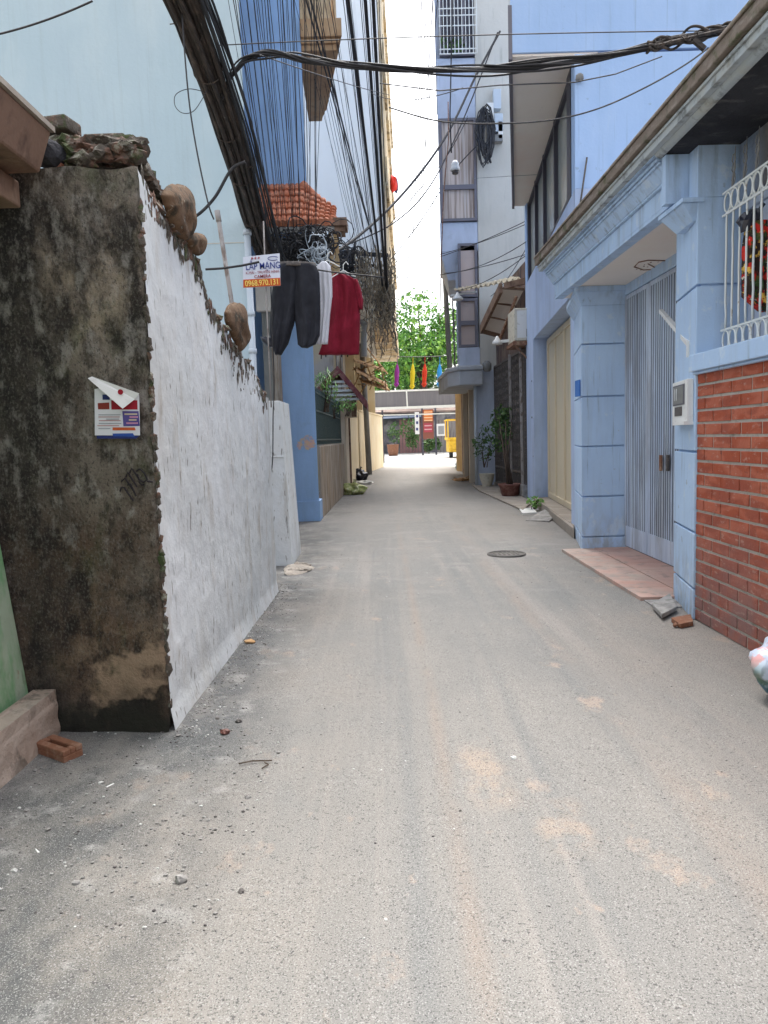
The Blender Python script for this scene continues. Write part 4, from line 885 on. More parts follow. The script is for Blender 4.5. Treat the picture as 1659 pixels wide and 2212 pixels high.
mb = MB(); mb.bar((q0.x+.05, 14.4, zs_-.003), (sxr(14.4), 14.3, zs_-.003), .006, .006); mb.build('soffit_crack', Mt['dkcement'], bb)
# long window band
wn = MB(); ya, yb_ = 10.28, 15.98
def wp(y, o): return (sxr(y)+o, y)
for y in (ya, 10.55, 11.9, 13.3, 14.6, 15.9): wn.prism([wp(y, .0), wp(y, .10), wp(y+.09, .10), wp(y+.09, .0)], 4.56, 6.19)
for z in (4.56, 6.10): wn.prism([wp(ya, .005), wp(ya, .10), wp(yb_, .10), wp(yb_, .005)], z, z+.07)
wn.prism([wp(10.28, -.005), wp(10.28, .11), wp(10.60, .11), wp(10.60, -.005)], 4.555, 6.195)
wf = wn.build('window', Mt['frame'], bb)
mb = MB(); mb.slab([(sxr(ya)+.06, ya, 4.56), (sxr(yb_)+.06, yb_, 4.56), (sxr(yb_)+.06, yb_, 6.19), (sxr(ya)+.06, ya, 6.19)], (.01, 0, 0)); mb.build('pane', Mt['glass'], wf)
# beige recessed door
def dp(t, o=0): return (2.98+.38*t-.06+o, 10.4+4.35*t)
mb = MB(); mb.prism([dp(.02), dp(.02, .05), dp(.98, .05), dp(.98)], .16, 3.24); dr = mb.build('door', Mt['door'], bb)
mb = MB()
for t in (.02, .26, .5, .74, .955): mb.prism([dp(t, -.03), dp(t, .0), dp(t+.025, .0), dp(t+.025, -.03)], .16, 3.2)
for z in (.16, 3.12): mb.prism([dp(.046, -.03), dp(.046, 0), dp(.954, 0), dp(.954, -.03)], z, z+.1)
mb.build('door_frame', Mt['door'], dr, bevel=.004)
mb = MB(); c_ = atX(1238, 985, dp(.1)[0]-.05)
pts_ = [(dp(.14)[0]-.05, dp(.14)[1]+.16*math.sin(k/10*math.pi), 1.25-k*.05) for k in range(11)]
mb.tube(pts_, .012, 6); mb.blob((dp(.14)[0]-.05, dp(.14)[1], 1.38), .05, .3, 2, (.5, 1, 1.4)); mb.build('door_chain', Mt['iron'], dr)
mb = MB(); st = [(2.60, 10.02), (2.60, 10.8), (2.95, 14.6), (3.3, 14.6), (2.95, 10.41), (2.66, 10.41)]
mb.prism([(2.62, 10.42), (2.96, 10.42), (3.3, 14.7), (2.98, 14.7)], 0, .15); mb.build('door_sill', Mt['stepstone'], bb, bevel=.01)
V = [atZ(u, v) for u, v in ((1186, 1118), (1240, 1165), (1243, 1140), (1222, 1100))]
mb = MB(); mb.hexa([(q.x, q.y, 0) for q in V][::-1], [(q.x, q.y, .14) for q in V][::-1]); tag(mb.build('door_step', Mt['stepstone'], bevel=.012), 'sand coloured stone step below the beige door', 'step')
V = [atZ(u, v) for u, v in ((1135, 1125), (1186, 1128), (1228, 1106), (1212, 1096))]
mb = MB(); mb.hexa([(q.x, q.y, 0) for q in V], [(V[0].x, V[0].y, .01), (V[1].x, V[1].y, .02), (V[2].x, V[2].y, .15), (V[3].x, V[3].y, .15)]); tag(mb.build('ramp', Mt['stone'], bevel=.01), 'sloping grey stone ramp beside the beige door step', 'ramp')
for i, (u, v, y) in enumerate(((1157, 828, 15.3), (1157, 905, 15.3), (1160, 988, 15.2))):
    a = atY(u, v, y); mb = MB(); mb.bar(a, a+Vector((-.12, -.25, .03)), .03, .03); mb.build('wall_hook', Mt['iron'], bb)
mb = MB(); a = atY(1248, 478, 9.9); b = atY(1268, 340, 9.9); mb.tube([a, b], .012, 6); mb.build('antenna_rod', Mt['iron'], bb)
mb = MB(); c_ = atY(1252, 168, 9.9); mb.blob((c_.x, 9.9, c_.z), .05, .3, 2); mb.build('soffit_lamp', Mt['dkcement'], bb)
mb = MB(); a = atX(1268, 830, 2.33); mb.box(2.325, 2.34, 8.76, 8.95, 1.83, 2.02); tag(mb.build('wall_plate', flat('plate_blue', (.06, .18, .50))), 'small bright blue plate on the street face of the far gate pillar', 'sign')

# ---------------------------------------------------- iron gate bay between the blue and the grey house
ir = thing('iron_gate_bay', (3.3, 18.4, 0), 'dark entrance bay closed with ornate black iron gates below an air conditioner', 'shopfront')
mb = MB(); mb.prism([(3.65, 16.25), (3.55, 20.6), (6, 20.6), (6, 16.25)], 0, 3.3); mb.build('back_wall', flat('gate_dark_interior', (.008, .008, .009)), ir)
mb = MB(); mb.prism([(3.28, 16.25), (3.2, 20.6), (6, 20.6), (6, 16.25)], 3.3, 5.2); mb.build('upper_front', mat('brown_shop_front', (.14, .095, .08), .8, [dict(c=(.25, .2, .17), s=(6, 6, 1), lo=.5, hi=.6, a=.7), dict(c=(.05, .04, .05), s=(3, 3, 2), lo=.5, hi=.6, a=.8)]), ir)
mb = MB(); mb.prism([(3.06, 16.23), (3.06, 16.9), (3.6, 16.9), (3.6, 16.23)], 0, .30); mb.prism([(3.12, 16.91), (3.08, 20.6), (3.6, 20.6), (3.6, 16.91)], 0, .12); mb.build('threshold', Mt['stone'], ir, bevel=.01)
random.seed(3)
def scrollpanel(mb, P0, P1, z0_, z1_):
    P0 = Vector((*P0, 0)); P1 = Vector((*P1, 0)); Ld = (P1-P0).length; d = (P1-P0)/Ld
    W = lambda s_, z: P0+d*s_+Vector((0, 0, z))
    for s_ in (0, Ld): mb.bar(W(s_, z0_), W(s_, z1_), .05, .05)
    for z in (z0_, z0_+.42, z1_): mb.bar(W(0, z), W(Ld, z), .05, .05)
    n = int(Ld/.10)
    for i in range(1, n): mb.bar(W(Ld*i/n, z0_), W(Ld*i/n, z1_), .018, .018)
    z = z0_+.5
    while z < z1_-.15:
        for i in range(max(2, int(Ld/.24))):
            cs = (i+.5)*Ld/max(2, int(Ld/.24)); r_ = .09; k_ = random.choice((-1, 1))
            mb.tube([W(cs+k_*(r_*(1-t/14))*math.cos(t*.6), z+.09+(r_*(1-t/14))*math.sin(t*.6)) for t in range(13)], .014, 4)
        z += .2
pn = MB(); scrollpanel(pn, (3.15, 16.3), (3.58, 16.3), .3, 3.25); pn.build('gate_panel', Mt['iron'], ir)
for ya in (16.5, 17.85, 19.2):
    pn = MB(); scrollpanel(pn, (3.17, ya), (3.13, ya+1.25), .14, 3.25); pn.build('gate_panel', Mt['iron'], ir)
for y in (17.82, 16.45):
    mb = MB(); mb.bar((3.10, y, .1), (3.08, y, 3.3), .05, .05); mb.build('white_post', Mt['pipe'], ir)
# air conditioner end on
xa, xb = xY(1109, 700, 16.1), xY(1151, 700, 16.1); z0_, z1_ = zY(1130, 737, 16.1), zY(1130, 667, 16.1)
ac = thing('air_conditioner', ((xa+xb)/2, 16.3, z0_), 'cream outdoor air conditioner unit on a rusty bracket above the iron gate', 'air conditioner')
mb = MB(); mb.box(xa, xb, 16.0, 16.8, z0_, z1_); mb.build('casing', Mt['pot_white'], ac, bevel=.015)
mb = MB(); mb.box(xa+.06, xb-.14, 15.992, 15.999, z0_+.06, z1_-.05); mb.box(xa+.14, xb-.14, 15.98, 15.991, z1_-.16, z1_-.12); mb.build('grille', Mt['white'], ac)
mb = MB(); mb.box(xb-.16, xb-.08, 15.97, 15.998, z0_+.08, z0_+.24); mb.build('valve_cover', Mt['dkcement'], ac)
mb = MB(); mb.box(xa-.03, xb+.04, 15.98, 16.85, z0_-.09, z0_-.01); mb.bar((xa, 16.1, z0_-.06), (xb, 16.1, z0_-.5), .03, .03); mb.build('bracket', Mt['rust'], ac)
# pipe from ac into wall
mb = MB(); mb.tube([(xb-.05, 15.97, z0_+.15), (xb+.06, 15.94, z0_+.3), (xb+.09, 15.95, z1_), (xb+.05, 15.98, z1_+1)], .022, 6); tag(mb.build('coolant_pipe', Mt['pvc']), 'pale coolant pipe rising beside the air conditioner', 'pipe')
# sloping awning
an = thing('sloping_awning', (2.9, 18, 4.2), 'brown framed sloping awning hanging open above the iron gates', 'awning')
a0, a1 = atY(1083, 618, 16.9), atY(1050, 735, 19.5); b0_, b1 = atY(1118, 612, 16.9), atY(1078, 742, 19.5)
V = [atY(1086, 622, 16.8), atY(1132, 625, 16.8), atY(1082, 722, 19.6), atY(1043, 712, 19.6)]
mb = MB(); mb.slab(V, (0, .0, .04)); mb.build('sheet', Mt['soffit'], an)
mb = MB(); mb.bar(V[0]+Vector((-.04, 0, 0)), V[3]+Vector((-.04, 0, 0)), .07, .22); mb.bar(V[0], V[1], .05, .05); mb.bar(V[3], V[2], .05, .2)
for t in (.33, .66): mb.bar(V[0].lerp(V[3], t), V[1].lerp(V[2], t), .04, .04)
mb.build('frame', Mt['brown_beam'], an)
mb = MB(); a = atY(1116, 640, 16.6); b = atY(1075, 745, 17.5); mb.bar(a, b, .05, .05); mb.build('prop', Mt['rust'], an)
# corrugated canopy sheet
cg = thing('corrugated_canopy', (2.8, 18.5, 5), 'aged cream corrugated canopy sheet jutting from the grey house over the lane edge', 'canopy')
mb = MB()
A = atY(988, 628, 20.3); B_ = atY(1148, 596, 16.7); w_ = Vector((.55, .9, .28))
def cs(a, b):
    p = A.lerp(B_, a); return p + Vector((0, 1.1, .24))*b + Vector((0, 0, .035*math.sin(a*90)+.03*N3(a*9, b*2, 0)))
grid(mb, cs, 180, 6, False); o = mb.build('sheet', Mt['corrug'], cg); s_ = o.modifiers.new('solid', 'SOLIDIFY'); s_.thickness = .015
mb = MB(); mb.bar(atY(1090, 618, 16.8), atY(1148, 604, 16.5), .08, .13); mb.build('edge_board', Mt['brown_beam'], cg); mb = MB(); mb.bar(atY(975, 638, 20.4), atY(1030, 630, 20.2), .04, .04); mb.build('edge_rail', Mt['white_metal'], cg)
# small lamps & bell shapes
mb = MB(); c_ = atY(1074, 734, 16.8); mb.lathe(c_+Vector((0, 0, -.1)), [(.12, 0), (.10, .06), (.04, .14), (.02, .18)], 12); mb.bar(c_+Vector((.08, 0, -.04)), c_+Vector((.4, -.2, -.04)), .06, .06)
tag(mb.build('street_lamp', Mt['white']), 'white cone shaped lamp on a short arm by the air conditioner bracket', 'lamp')
mb = MB(); c_ = atY(988, 640, 20.2); mb.lathe(c_+Vector((0, 0, -.1)), [(.15, 0), (.16, .04), (.05, .14), (.03, .2)], 12); tag(mb.build('street_lamp', Mt['white']), 'white dome lamp under the edge of the corrugated canopy', 'lamp')
mb = MB(); c_ = atY(1052, 793, 20.3); mb.lathe(c_+Vector((0, 0, -.12)), [(.07, 0), (.12, .05), (.12, .22), (.06, .28)], 12); tag(mb.build('wall_camera', Mt['dkcement']), 'small dark and white camera on the corner of the grey house', 'camera')

# ---------------------------------------------------- grey house
Yq = 21.0
gh2 = thing('grey_house', (3, 23, 0), 'narrow grey cement house with a blue grey bay of windows jutting toward the lane', 'house')
x0_ = xY(1031, 400, Yq); x1_ = 7
mb = MB(); mb.prism([(x0_, Yq), (x1_, Yq), (x1_, 25), (x0_+.1, 25)], 2.95, 16); 
mb.build('cement_wall', Mt['cement'], gh2)
xp0, xp1 = xY(1030, 1000, 20.7), xY(1064, 1000, 20.7)
mb = MB(); mb.box(xp0, xp1+.1, 20.65, 21.05, 0, 3.2); mb.build('corner_pier', Mt['bluegrey'], gh2, bevel=.01)
mb = MB(); xq = xY(1029, 1000, 20.6); mb.tube([(xq, 20.6, 0), (xq, 20.6, 3.0)], .045, 8); mb.build('downpipe', Mt['pvc'], gh2)
bx0 = xY(946, 300, Yq); bx1 = x0_-.005
def Z(v, u=990): return zY(u, v, Yq)
mb = MB()
def bb_(x, y, z0_, z1_): mb.prism([(x, y), (bx1, y), (bx1, 24.5), (x+(24.5-y)*.085, 24.5)], z0_, z1_)
bb_(bx0, Yq+.02, Z(255), Z(125)); bb_(bx0+.02, Yq+.12, Z(480), Z(255)); bb_(bx0, Yq+.02, Z(542), Z(480)); bb_(bx0, Yq+.3, Z(125), 16)
lb0 = xY(986, 640, Yq)
mb.hexa([(lb0-.2, Yq+.3, Z(600)), (lb0+.15, Yq+.3, Z(600)), (lb0+.4, 24, Z(600)), (lb0+.1, 24, Z(600))], [(bx0, Yq+.02, Z(542)-.001), (bx1, Yq+.02, Z(542)-.001), (bx1, 24, Z(542)-.001), (bx0+.25, 24, Z(542)-.001)])
mb.prism([(lb0, Yq+.15), (bx1, Yq+.15), (bx1, 24), (lb0+.3, 24)], Z(765), Z(543)); mb.prism([(lb0+.02, Yq-.05), (bx1, Yq-.05), (bx1, 24), (lb0+.32, 24)], Z(800), Z(752))
mb.build('bay_wall', Mt['bluegrey'], gh2, bevel=.01)
ld0 = xY(972, 800, 20.2)
mb = MB()
poly = [(ld0, 24.3), (ld0, 20.9), (ld0+.25, 20.2), (xp0+.15, 20.2), (xp0+.15, 24.3)]
mb.prism(poly, zY(1000, 832, 20.2), zY(1000, 800, 20.2)); mb.prism([(x-.04 if x < 2.3 else x, y-.04 if y < 21 else y) for x, y in poly], zY(1000, 800, 20.2), zY(1000, 790, 20.2)); 
mb.build('ledge', mat('ledge_paint', (.42, .44, .47), .85, [dict(c=(.3, .3, .3), s=2, a=.5)]), gh2, bevel=.03)
# windows in the bay
def win(u0_, v0_, u1_, v1_, y, name, mfill, mid=None, frame=Mt['frame_g'], nv=0, fw_=.07):
    xa, xb = xY(u0_, (v0_+v1_)/2, y), xY(u1_, (v0_+v1_)/2, y); za_, zb_ = zY((u0_+u1_)/2, v1_, y), zY((u0_+u1_)/2, v0_, y)
    mb = MB()
    mb.box(xa, xa+fw_, y-.04, y+.06, za_, zb_); mb.box(xb-fw_, xb, y-.04, y+.06, za_, zb_)
    mb.box(xa+fw_, xb-fw_, y-.04, y+.06, za_, za_+fw_); mb.box(xa+fw_, xb-fw_, y-.04, y+.06, zb_-fw_, zb_)
    if mid: zm = zY((u0_+u1_)/2, mid, y); mb.box(xa+fw_, xb-fw_, y-.05, y+.06, zm-.06, zm+.06)
    for i in range(nv): xm = xa+(xb-xa)*(i+1)/(nv+1); mb.box(xm-.03, xm+.03, y-.03, y+.05, za_+fw_, zb_-fw_)
    w = mb.build('window', frame, gh2)
    mb = MB(); mb.box(xa+.02, xb-.02, y+.02, y+.04, za_+.02, zb_-.02); mb.build(name, mfill, w)
    return w
win(950, 256, 1029, 478, Yq, 'curtain', Mt['curtain'], 405)
win(990, 526, 1031, 642, Yq, 'blind', Mt['curtain_b'])
win(990, 645, 1031, 750, Yq, 'blind', Mt['curtain_b'], 698)
w = win(948, -60, 1026, 122, Yq+.1, 'dark_pane', Mt['frame'], None, Mt['frame_g'], 2)
mb = MB(); ug = Yq-.15
for i in range(11): x = xY(950, 60, ug)+i*.098; mb.box(x-.009, x+.009, ug-.01, ug+.01, Z(122), Z(-80))
for v in (122, 112, 62, 40, 25, -20): mb.box(xY(948, 60, ug), xY(1028, 60, ug), ug-.012, ug+.012, Z(v)-.012, Z(v)+.012)
mb.build('window_grille', Mt['white_metal'], gh2)
mb = MB()
for i in range(26): mb.leaf((random.uniform(1.9, 2.5), ug+.1, Z(random.uniform(85, 120))), .12)
tag(mb.build('window_plant', Mt['leaf_dk']), 'green plants and red flowers growing behind the topmost white window grille', 'plant')
# ground floor recess and ochre wall beyond
oc = thing('ochre_house', (4, 29, 0), 'low ochre painted frontage with brown door posts beyond the grey house', 'house')
def rx(y): return 2.62+(y-21)*.062
Yo = 25.2
mb = MB(); mb.prism([(xY(985, 950, 30.5), 30.5), (xY(1003, 950, 29.5), 29.5), (6, 29.5), (6, 35), (xY(986, 950, 35), 35)], 0, 3.4); mb.build('ochre_wall', mat('ochre_render', (.48, .33, .16), .85, [dict(c=(.58, .44, .26), s=1.2, a=.7), dict(c=(.25, .15, .08), s=VS, lo=.55, hi=.75, a=.6)]), oc)
mb = MB(); mb.prism([(2.85, 24.6), (3.5, 24.6), (3.5, 29.4), (3.15, 29.4)], 0, 3.1); mb.build('front', mat('taupe_front', (.26, .22, .20), .85, [dict(c=(.36, .3, .26), s=(1.5, 1.5, .5), a=.7)]), oc)
for y in (24.5, 26.2, 27.9):
    mb = MB(); mb.box(rx(y)-.02, rx(y)+.12, y, y+.2, 0, 3.1); mb.build('door_post', Mt['brown_beam'], oc)
mb = MB(); mb.box(2.62, 2.78, 22.3, 22.5, 0, 3.1); mb.build('pale_post', Mt['cream'], oc); mb = MB(); mb.box(2.66, 2.8, 24.2, 24.4, 0, 3.1); mb.build('pale_post', Mt['cream'], oc)
mb = MB(); mb.prism([(2.72, 20.95), (2.72, 24.9), (5, 24.9), (5, 21.06)], 0, .02); mb.prism([(3.1, 21.1), (3.25, 24.5), (3.4, 24.5), (3.3, 21.1)], 0.02, 2.9); mb.build('inner_wall', Mt['dkcement'], oc)
mb = MB(); mb.prism([(2.1, 24.31), (3.6, 24.31), (3.6, 30), (2.35, 30)], 3.12, 3.5); mb.build('canopy', mat('dusty_canopy', (.34, .30, .27), .9, [dict(c=(.5, .36, .22), s=3, lo=.5, hi=.6, a=.7)]), oc)
mb = MB(); c_ = atZ(993, 1013); mb.blob((c_.x, c_.y, .15), .2, .2, 2, (1, 1, .8)); tag(mb.build('plastic_bag', flat('pale_blue_plastic', (.32, .50, .62), .4)), 'pale blue plastic bag at the foot of the ochre wall', 'bag')
# utility poles on right, behind canopy
up_ = thing('utility_pole', atZ(972, 1000), 'dark utility pole with pipes and a wrapped foot standing beyond the grey house', 'utility pole')
yq = 24.5
mb = MB(); x = xY(972, 750, yq); up_.location = (x, yq, 0); mb.tube([(x, yq, 3), (x-.12, yq, zY(966, 590, yq))], .085, 10); mb.build('pole', Mt['dkcement'], up_)
mb = MB()
for k, xx in enumerate((.16, .30, .36)): mb.tube([(x+xx, yq, 3), (x+xx-.05, yq, zY(980, 610, yq))], .02+.01*(k == 0), 6)
mb.bar(atY(974, 730, yq-.05), atY(985, 690, yq-.05), .03, .03); mb.bar(atY(975, 850, yq-.05), atY(1000, 770, yq-.05), .04, .04)
mb.build('pipes', Mt['frame_g'], up_)
# meter boxes and coil on the cement wall
ms = thing('meter_cluster', atY(1068, 300, Yq-.1), 'cluster of electricity meter boxes on the cement wall with a ladder frame', 'meter boxes')
for (u0_, v0_, u1_, v1_, mm) in ((1066, 192, 1082, 235, 'pvc'), (1052, 222, 1066, 262, 'white'), (1052, 264, 1064, 300, 'dkcement'), (1068, 245, 1086, 285, 'pvc'), (1064, 290, 1086, 306, 'dkcement'), (1076, 262, 1086, 300, 'white')):
    mb = MB(); a = atY(u0_, v1_, Yq-.2); b = atY(u1_, v0_, Yq-.2); mb.box(a.x, b.x, Yq-.22, Yq-.003, a.z, b.z); mb.build('meter_box', Mt[mm], ms, bevel=.01)
cl = MB()
for i in range(26):
    c_ = atY(1047+random.uniform(-5, 8), 285+random.uniform(-18, 10), Yq-.35); a_ = random.uniform(.08, .2); b_ = random.uniform(.35, .75)
    cl.tube([(c_.x+a_*math.cos(t), Yq-.35+random.uniform(-.05, .05), c_.z+b_*math.sin(t)-.1) for t in [k*math.pi/6 for k in range(13)]], .018, 5, False)
cl.tube([atY(1052, 325, Yq-.3), atY(1060, 352, Yq-.3)], .03, 5)
tag(cl.build('cable_coil', Mt['cable']), 'coil of black cable hanging from the cement wall below the meter boxes', 'cable')
# shrubs and pots on the right
shrub('potted_tree', atY(1090, 925, 18.0), .62, 560, .07, Mt['leaf_dk'], 'leafy potted tree standing in front of the iron gates', sc=(.75, .8, 1.0), stems=4)
shrub('potted_shrub', atY(1047, 960, 19.6), .42, 300, .06, Mt['leaf_dk'], 'thin dark leaved shrub rising from the cream pot by the grey pier', sc=(.8, .8, 1.2), stems=4)
def pot(u, v, prof_, m_, lab, plant_h=0):
    p = atZ(u, v); mb = MB(); mb.lathe((p.x, p.y, .0), prof_, 18); tag(mb.build('plant_pot', m_), lab, 'pot'); return p
p = pot(1052, 1053, [(.17, 0), (.19, .02), (.12, .03), (.13, .06), (.19, .26), (.21, .36), (.22, .37), (.20, .38), (.17, .36)], Mt['pot_white'], 'cream ceramic pot standing beside the grey corner pier')
for k in range(3):
    mb = None
p = pot(1102, 1074, [(.16, 0), (.21, .10), (.23, .22), (.27, .28), (.27, .31), (.22, .31), (.2, .28)], Mt['pot_red'], 'brown glazed bowl pot in front of the black iron gates')
mb = MB()
for k in range(3): mb.tube([(p.x+k*.05-.05, p.y, .28), (p.x-.1+k*.03, p.y+.05, .9), (p.x-.2+k*.14, p.y+.1, 1.7)], [.025, .02, .01], 6)
tag(mb.build('bare_trunks', Mt['bark']), 'bare trunks rising from the brown glazed bowl pot', 'plant')
p = atZ(1155, 1103)
shrub('low_plant', (p.x, p.y, .17), .17, 130, .05, Mt['leaf_lt'], 'small bright green plant growing at the foot of the blue wall', sc=(1, 1, .7), stems=3)
mb = MB(); V = [atZ(u, v) for u, v in ((1122, 1102), (1150, 1100), (1160, 1110), (1128, 1112))]; mb.hexa([(q.x, q.y, 0) for q in V][::-1], [(q.x, q.y, .03) for q in V][::-1]); tag(mb.build('white_tray', Mt['white']), 'white tray lying by the small bright green plant', 'tray')
# paving by iron gates
V = [atZ(u, v) for u, v in ((1190, 1102), (1090, 1096), (1020, 1052), (1035, 1045), (1160, 1090))]
mb = MB(); mb.prism([(q.x, q.y) for q in [atZ(1130, 1105), atZ(1035, 1062), atZ(1020, 1050), atZ(1062, 1048), atZ(1150, 1086)]], .004, .035); tag(mb.build('paved_strip', Mt['stepstone']), 'uneven paved strip along the iron gates', kind='structure')
# ================================================================== FAR END
random.seed(33)
def leaves(mb, c, r, n, sz, sc=(1, 1, 1)):
    for i in range(n):
        d = Vector((random.gauss(0, 1), random.gauss(0, 1), random.gauss(0, 1))).normalized()*(random.random()**.35)
        if N3(d.x*2.6+c[0], d.y*2.6, d.z*2.6+c[2]) < -.02: continue
        mb.leaf((c[0]+d.x*r*sc[0], c[1]+d.y*r*sc[1], c[2]+d.z*r*sc[2]), sz*random.uniform(.6, 1.4))
def tree(x, y, h, r, lab, m_, n=2600, sz=.22, clumps=9):
    t = thing('broadleaf_tree', (x, y, gz(y)), lab, 'tree', 'trees beyond the crossing')
    mb = MB(); mb.tube([(x, y, gz(y)), (x+.2, y, h*.35), (x-.1, y, h*.6)], [.35, .27, .16], 9)
    C = []
    for i in range(clumps):
        a = i*2.4; k = random.uniform(.2, .75); C.append(Vector((x+math.cos(a)*r*k, y+math.sin(a)*r*k, h*random.uniform(.45, .9))))
        mb.tube([(x, y, h*random.uniform(.35, .5)), (Vector((x, y, h*.5))+C[-1])/2+Vector((0, 0, .3)), C[-1]], [.12, .08, .04], 6)
    mb.build('trunk', Mt['bark'], t)
    mb = MB()
    for c_ in C: leaves(mb, c_, r*random.uniform(.38, .55), n//clumps, sz, (1, 1, .8))
    mb.build('crown', m_, t)
tree(3.6, 64, 15.3, 4.2, 'tall bright green tree rising in the gap at the end of the lane', Mt['leaf'], 15000, .17, 18)
tree(-.8, 70, 11, 4.6, 'darker green tree low on the left of the gap at the lane end', Mt['leaf'], 9000, .18, 12)
tree(9.5, 68, 13, 5, 'green tree mostly hidden behind the grey house', Mt['leaf_dk'], 6000, .2, 10)
tree(3, 76, 11, 6, 'dark tree filling the background behind the tall bright tree', Mt['leaf_dk'], 9000, .24, 12)
yh = 58.0; g_ = gz(yh)
fh = thing('far_house', (3, 60, g_), 'low far house front with reddish shutters across the bright crossing', 'house')
mb = MB(); mb.box(-9, 16, yh, yh+6, g_, g_+3.3); mb.build('wall', mat('far_wall', (.16, .15, .17), .9, [dict(c=(.3, .3, .3), s=.6, lo=.5, hi=.6, a=.7), dict(c=(.05, .06, .07), s=.9, lo=.5, hi=.6, a=.8)]), fh)
mb = MB()
for i in range(9): mb.box(1.4+i*.24, 1.4+i*.24+.2, yh-.06, yh-.01, g_, g_+2.6)
mb.build('shutter', mat('faded_red_shutter', (.30, .17, .17), .8, [dict(c=(.22, .13, .12), s=2, a=.6)]), fh)
mb = MB(); mb.box(4.3, 6.5, yh-.06, yh-.01, g_, g_+2.5); mb.build('shutter', mat('grey_shutter', (.24, .22, .21), .8, [dict(c=(.12, .1, .1), s=(8, 1, .5), lo=.5, hi=.55, a=.7)]), fh)
mb = MB(); mb.slab([(-9, yh-.4, g_+3.1), (16, yh-.4, g_+3.1), (16, yh+3, g_+4.0), (-9, yh+3, g_+4.0)], (0, 0, .12)); mb.build('roof', mat('dull_roof', (.20, .15, .13), .9, [dict(c=(.3, .22, .18), s=1.5, a=.7)]), fh)
mb = MB(); mb.slab([(-2, yh-1.2, g_+2.6), (4.0, yh-1.2, g_+2.7), (4.0, yh-.05, g_+3.0), (-2, yh-.05, g_+2.9)], (0, 0, .06)); mb.build('blue_canopy', flat('navy_canopy', (.03, .05, .09)), fh)
# hanging sign
a = atY(1047*.8636, 895, 52); 
sg = thing('banner_sign', atY(922, 925, 52), 'hanging sign with an orange striped top and dark red bottom at the far crossing', 'sign')
def pl(name, u0_, v0_, u1_, v1_, y, m_, par, th=.05):
    p = atY(u0_, v1_, y); q = atY(u1_, v0_, y); mb = MB(); mb.box(p.x, q.x, y, y+th, p.z, q.z); return mb.build(name, m_, par)
pl('board', 914, 884, 936, 948, 52, flat('sign_brown', (.20, .07, .05)), sg)
pl('panel', 916, 886, 934, 910, 51.97, flat('sign_orange', (.55, .17, .05)), sg, .02)
for k in range(4): pl('stripe', 916, 889+k*6, 934, 891+k*6, 51.95, flat('sign_cream', (.7, .55, .35)), sg, .015)
pl('panel', 916, 914, 934, 934, 51.97, flat('sign_red', (.33, .05, .07)), sg, .02)
for k in range(2): pl('stripe', 917, 918+k*8, 933, 921+k*8, 51.95, flat('sign_pink', (.55, .3, .33)), sg, .015)
mb = MB(); p = atY(911, 870, 52.1); mb.bar((p.x, 52.1, gz(52)), (p.x, 52.1, p.z), .12, .12); p2 = atY(940, 870, 52.1); mb.bar((p2.x, 52.1, gz(52)), (p2.x, 52.1, p2.z), .12, .12); mb.build('posts', Mt['frame'], sg)
# white sign
s2 = thing('vertical_sign', atY(900, 940, 54), 'pale vertical sign strip left of the orange sign at the crossing', 'sign')
pl('board', 897, 890, 905, 938, 54, Mt['white'], s2)
for k in range(3): pl('mark', 899, 896+k*14, 903, 902+k*14, 53.97, flat('ink_navy', (.02, .03, .14)), s2, .02)
ac2 = thing('far_air_conditioner', atY(952, 940, 55), 'white framed air conditioner unit on the far house beside the yellow machine', 'air conditioner')
pl('casing', 941, 915, 963, 942, 55, Mt['white'], ac2, .4); pl('grille', 947, 920, 959, 938, 54.96, Mt['grey_metal'], ac2, .03)
# plants and pots far
for (u, v, r_, lab) in ((853, 935, .8, 'potted plant at the left end of the far house front'), (884, 925, .9, 'climbing plant on the faded red shutters'), (892, 950, .7, 'bushy plant in front of the faded red shutters'), (925, 962, .55, 'low plant row under the hanging orange sign'), (942, 960, .5, 'low plants between the hanging sign and the yellow machine')):
    c_ = atY(u, v, 55); shrub('far_plant', (c_.x, 55, max(c_.z, gz(55)+r_)), r_, 260, .14, Mt['leaf_dk'], lab, sc=(.8, .6, 1), stems=3)
p = atY(849, 966, 53); mb = MB(); mb.lathe((p.x, 53, gz(53)), [(.3, 0), (.38, .3), (.42, .75), (.46, .8), (.4, .8)], 14); tag(mb.build('clay_pot', Mt['loosebrick']), 'large clay pot at the far left of the crossing', 'pot')
# overhead sheet band across the end of the lane
bd = thing('overhead_sheet', (2, 42, 3.5), 'grey sheet metal band spanning the end of the lane above the crossing', 'awning')
yb2 = 42
def bandp(u, v): return atY(u, v, yb2)
mb = MB(); V = [bandp(790, 886), bandp(1010, 878), bandp(1010, 838), bandp(790, 848)]; mb.slab(V, (0, .08, 0)); mb.build('sheet', Mt['purplegrey'], bd)
mb = MB(); mb.bar(bandp(790, 847), bandp(1010, 839), .1, .10); mb.bar(bandp(790, 884)+Vector((0, -.1, 0)), bandp(1010, 876)+Vector((0, -.1, 0)), .1, .14); mb.bar(bandp(790, 898), bandp(1010, 892), .08, .06); mb.bar(bandp(880, 880)+Vector((0, -.05, 0)), bandp(878, 845)+Vector((0, -.05, 0)), .08, .04); mb.build('rails', Mt['white_metal'], bd)
mb = MB(); mb.box(bandp(826, 900).x-.05, bandp(826, 900).x+.05, yb2-.05, yb2+.1, gz(42), 3.0); mb.build('post', Mt['frame'], bd); mb = MB(); mb.box(5.2, 5.35, yb2-.05, yb2+.1, gz(42), 3.2); mb.build('post', Mt['frame'], bd)
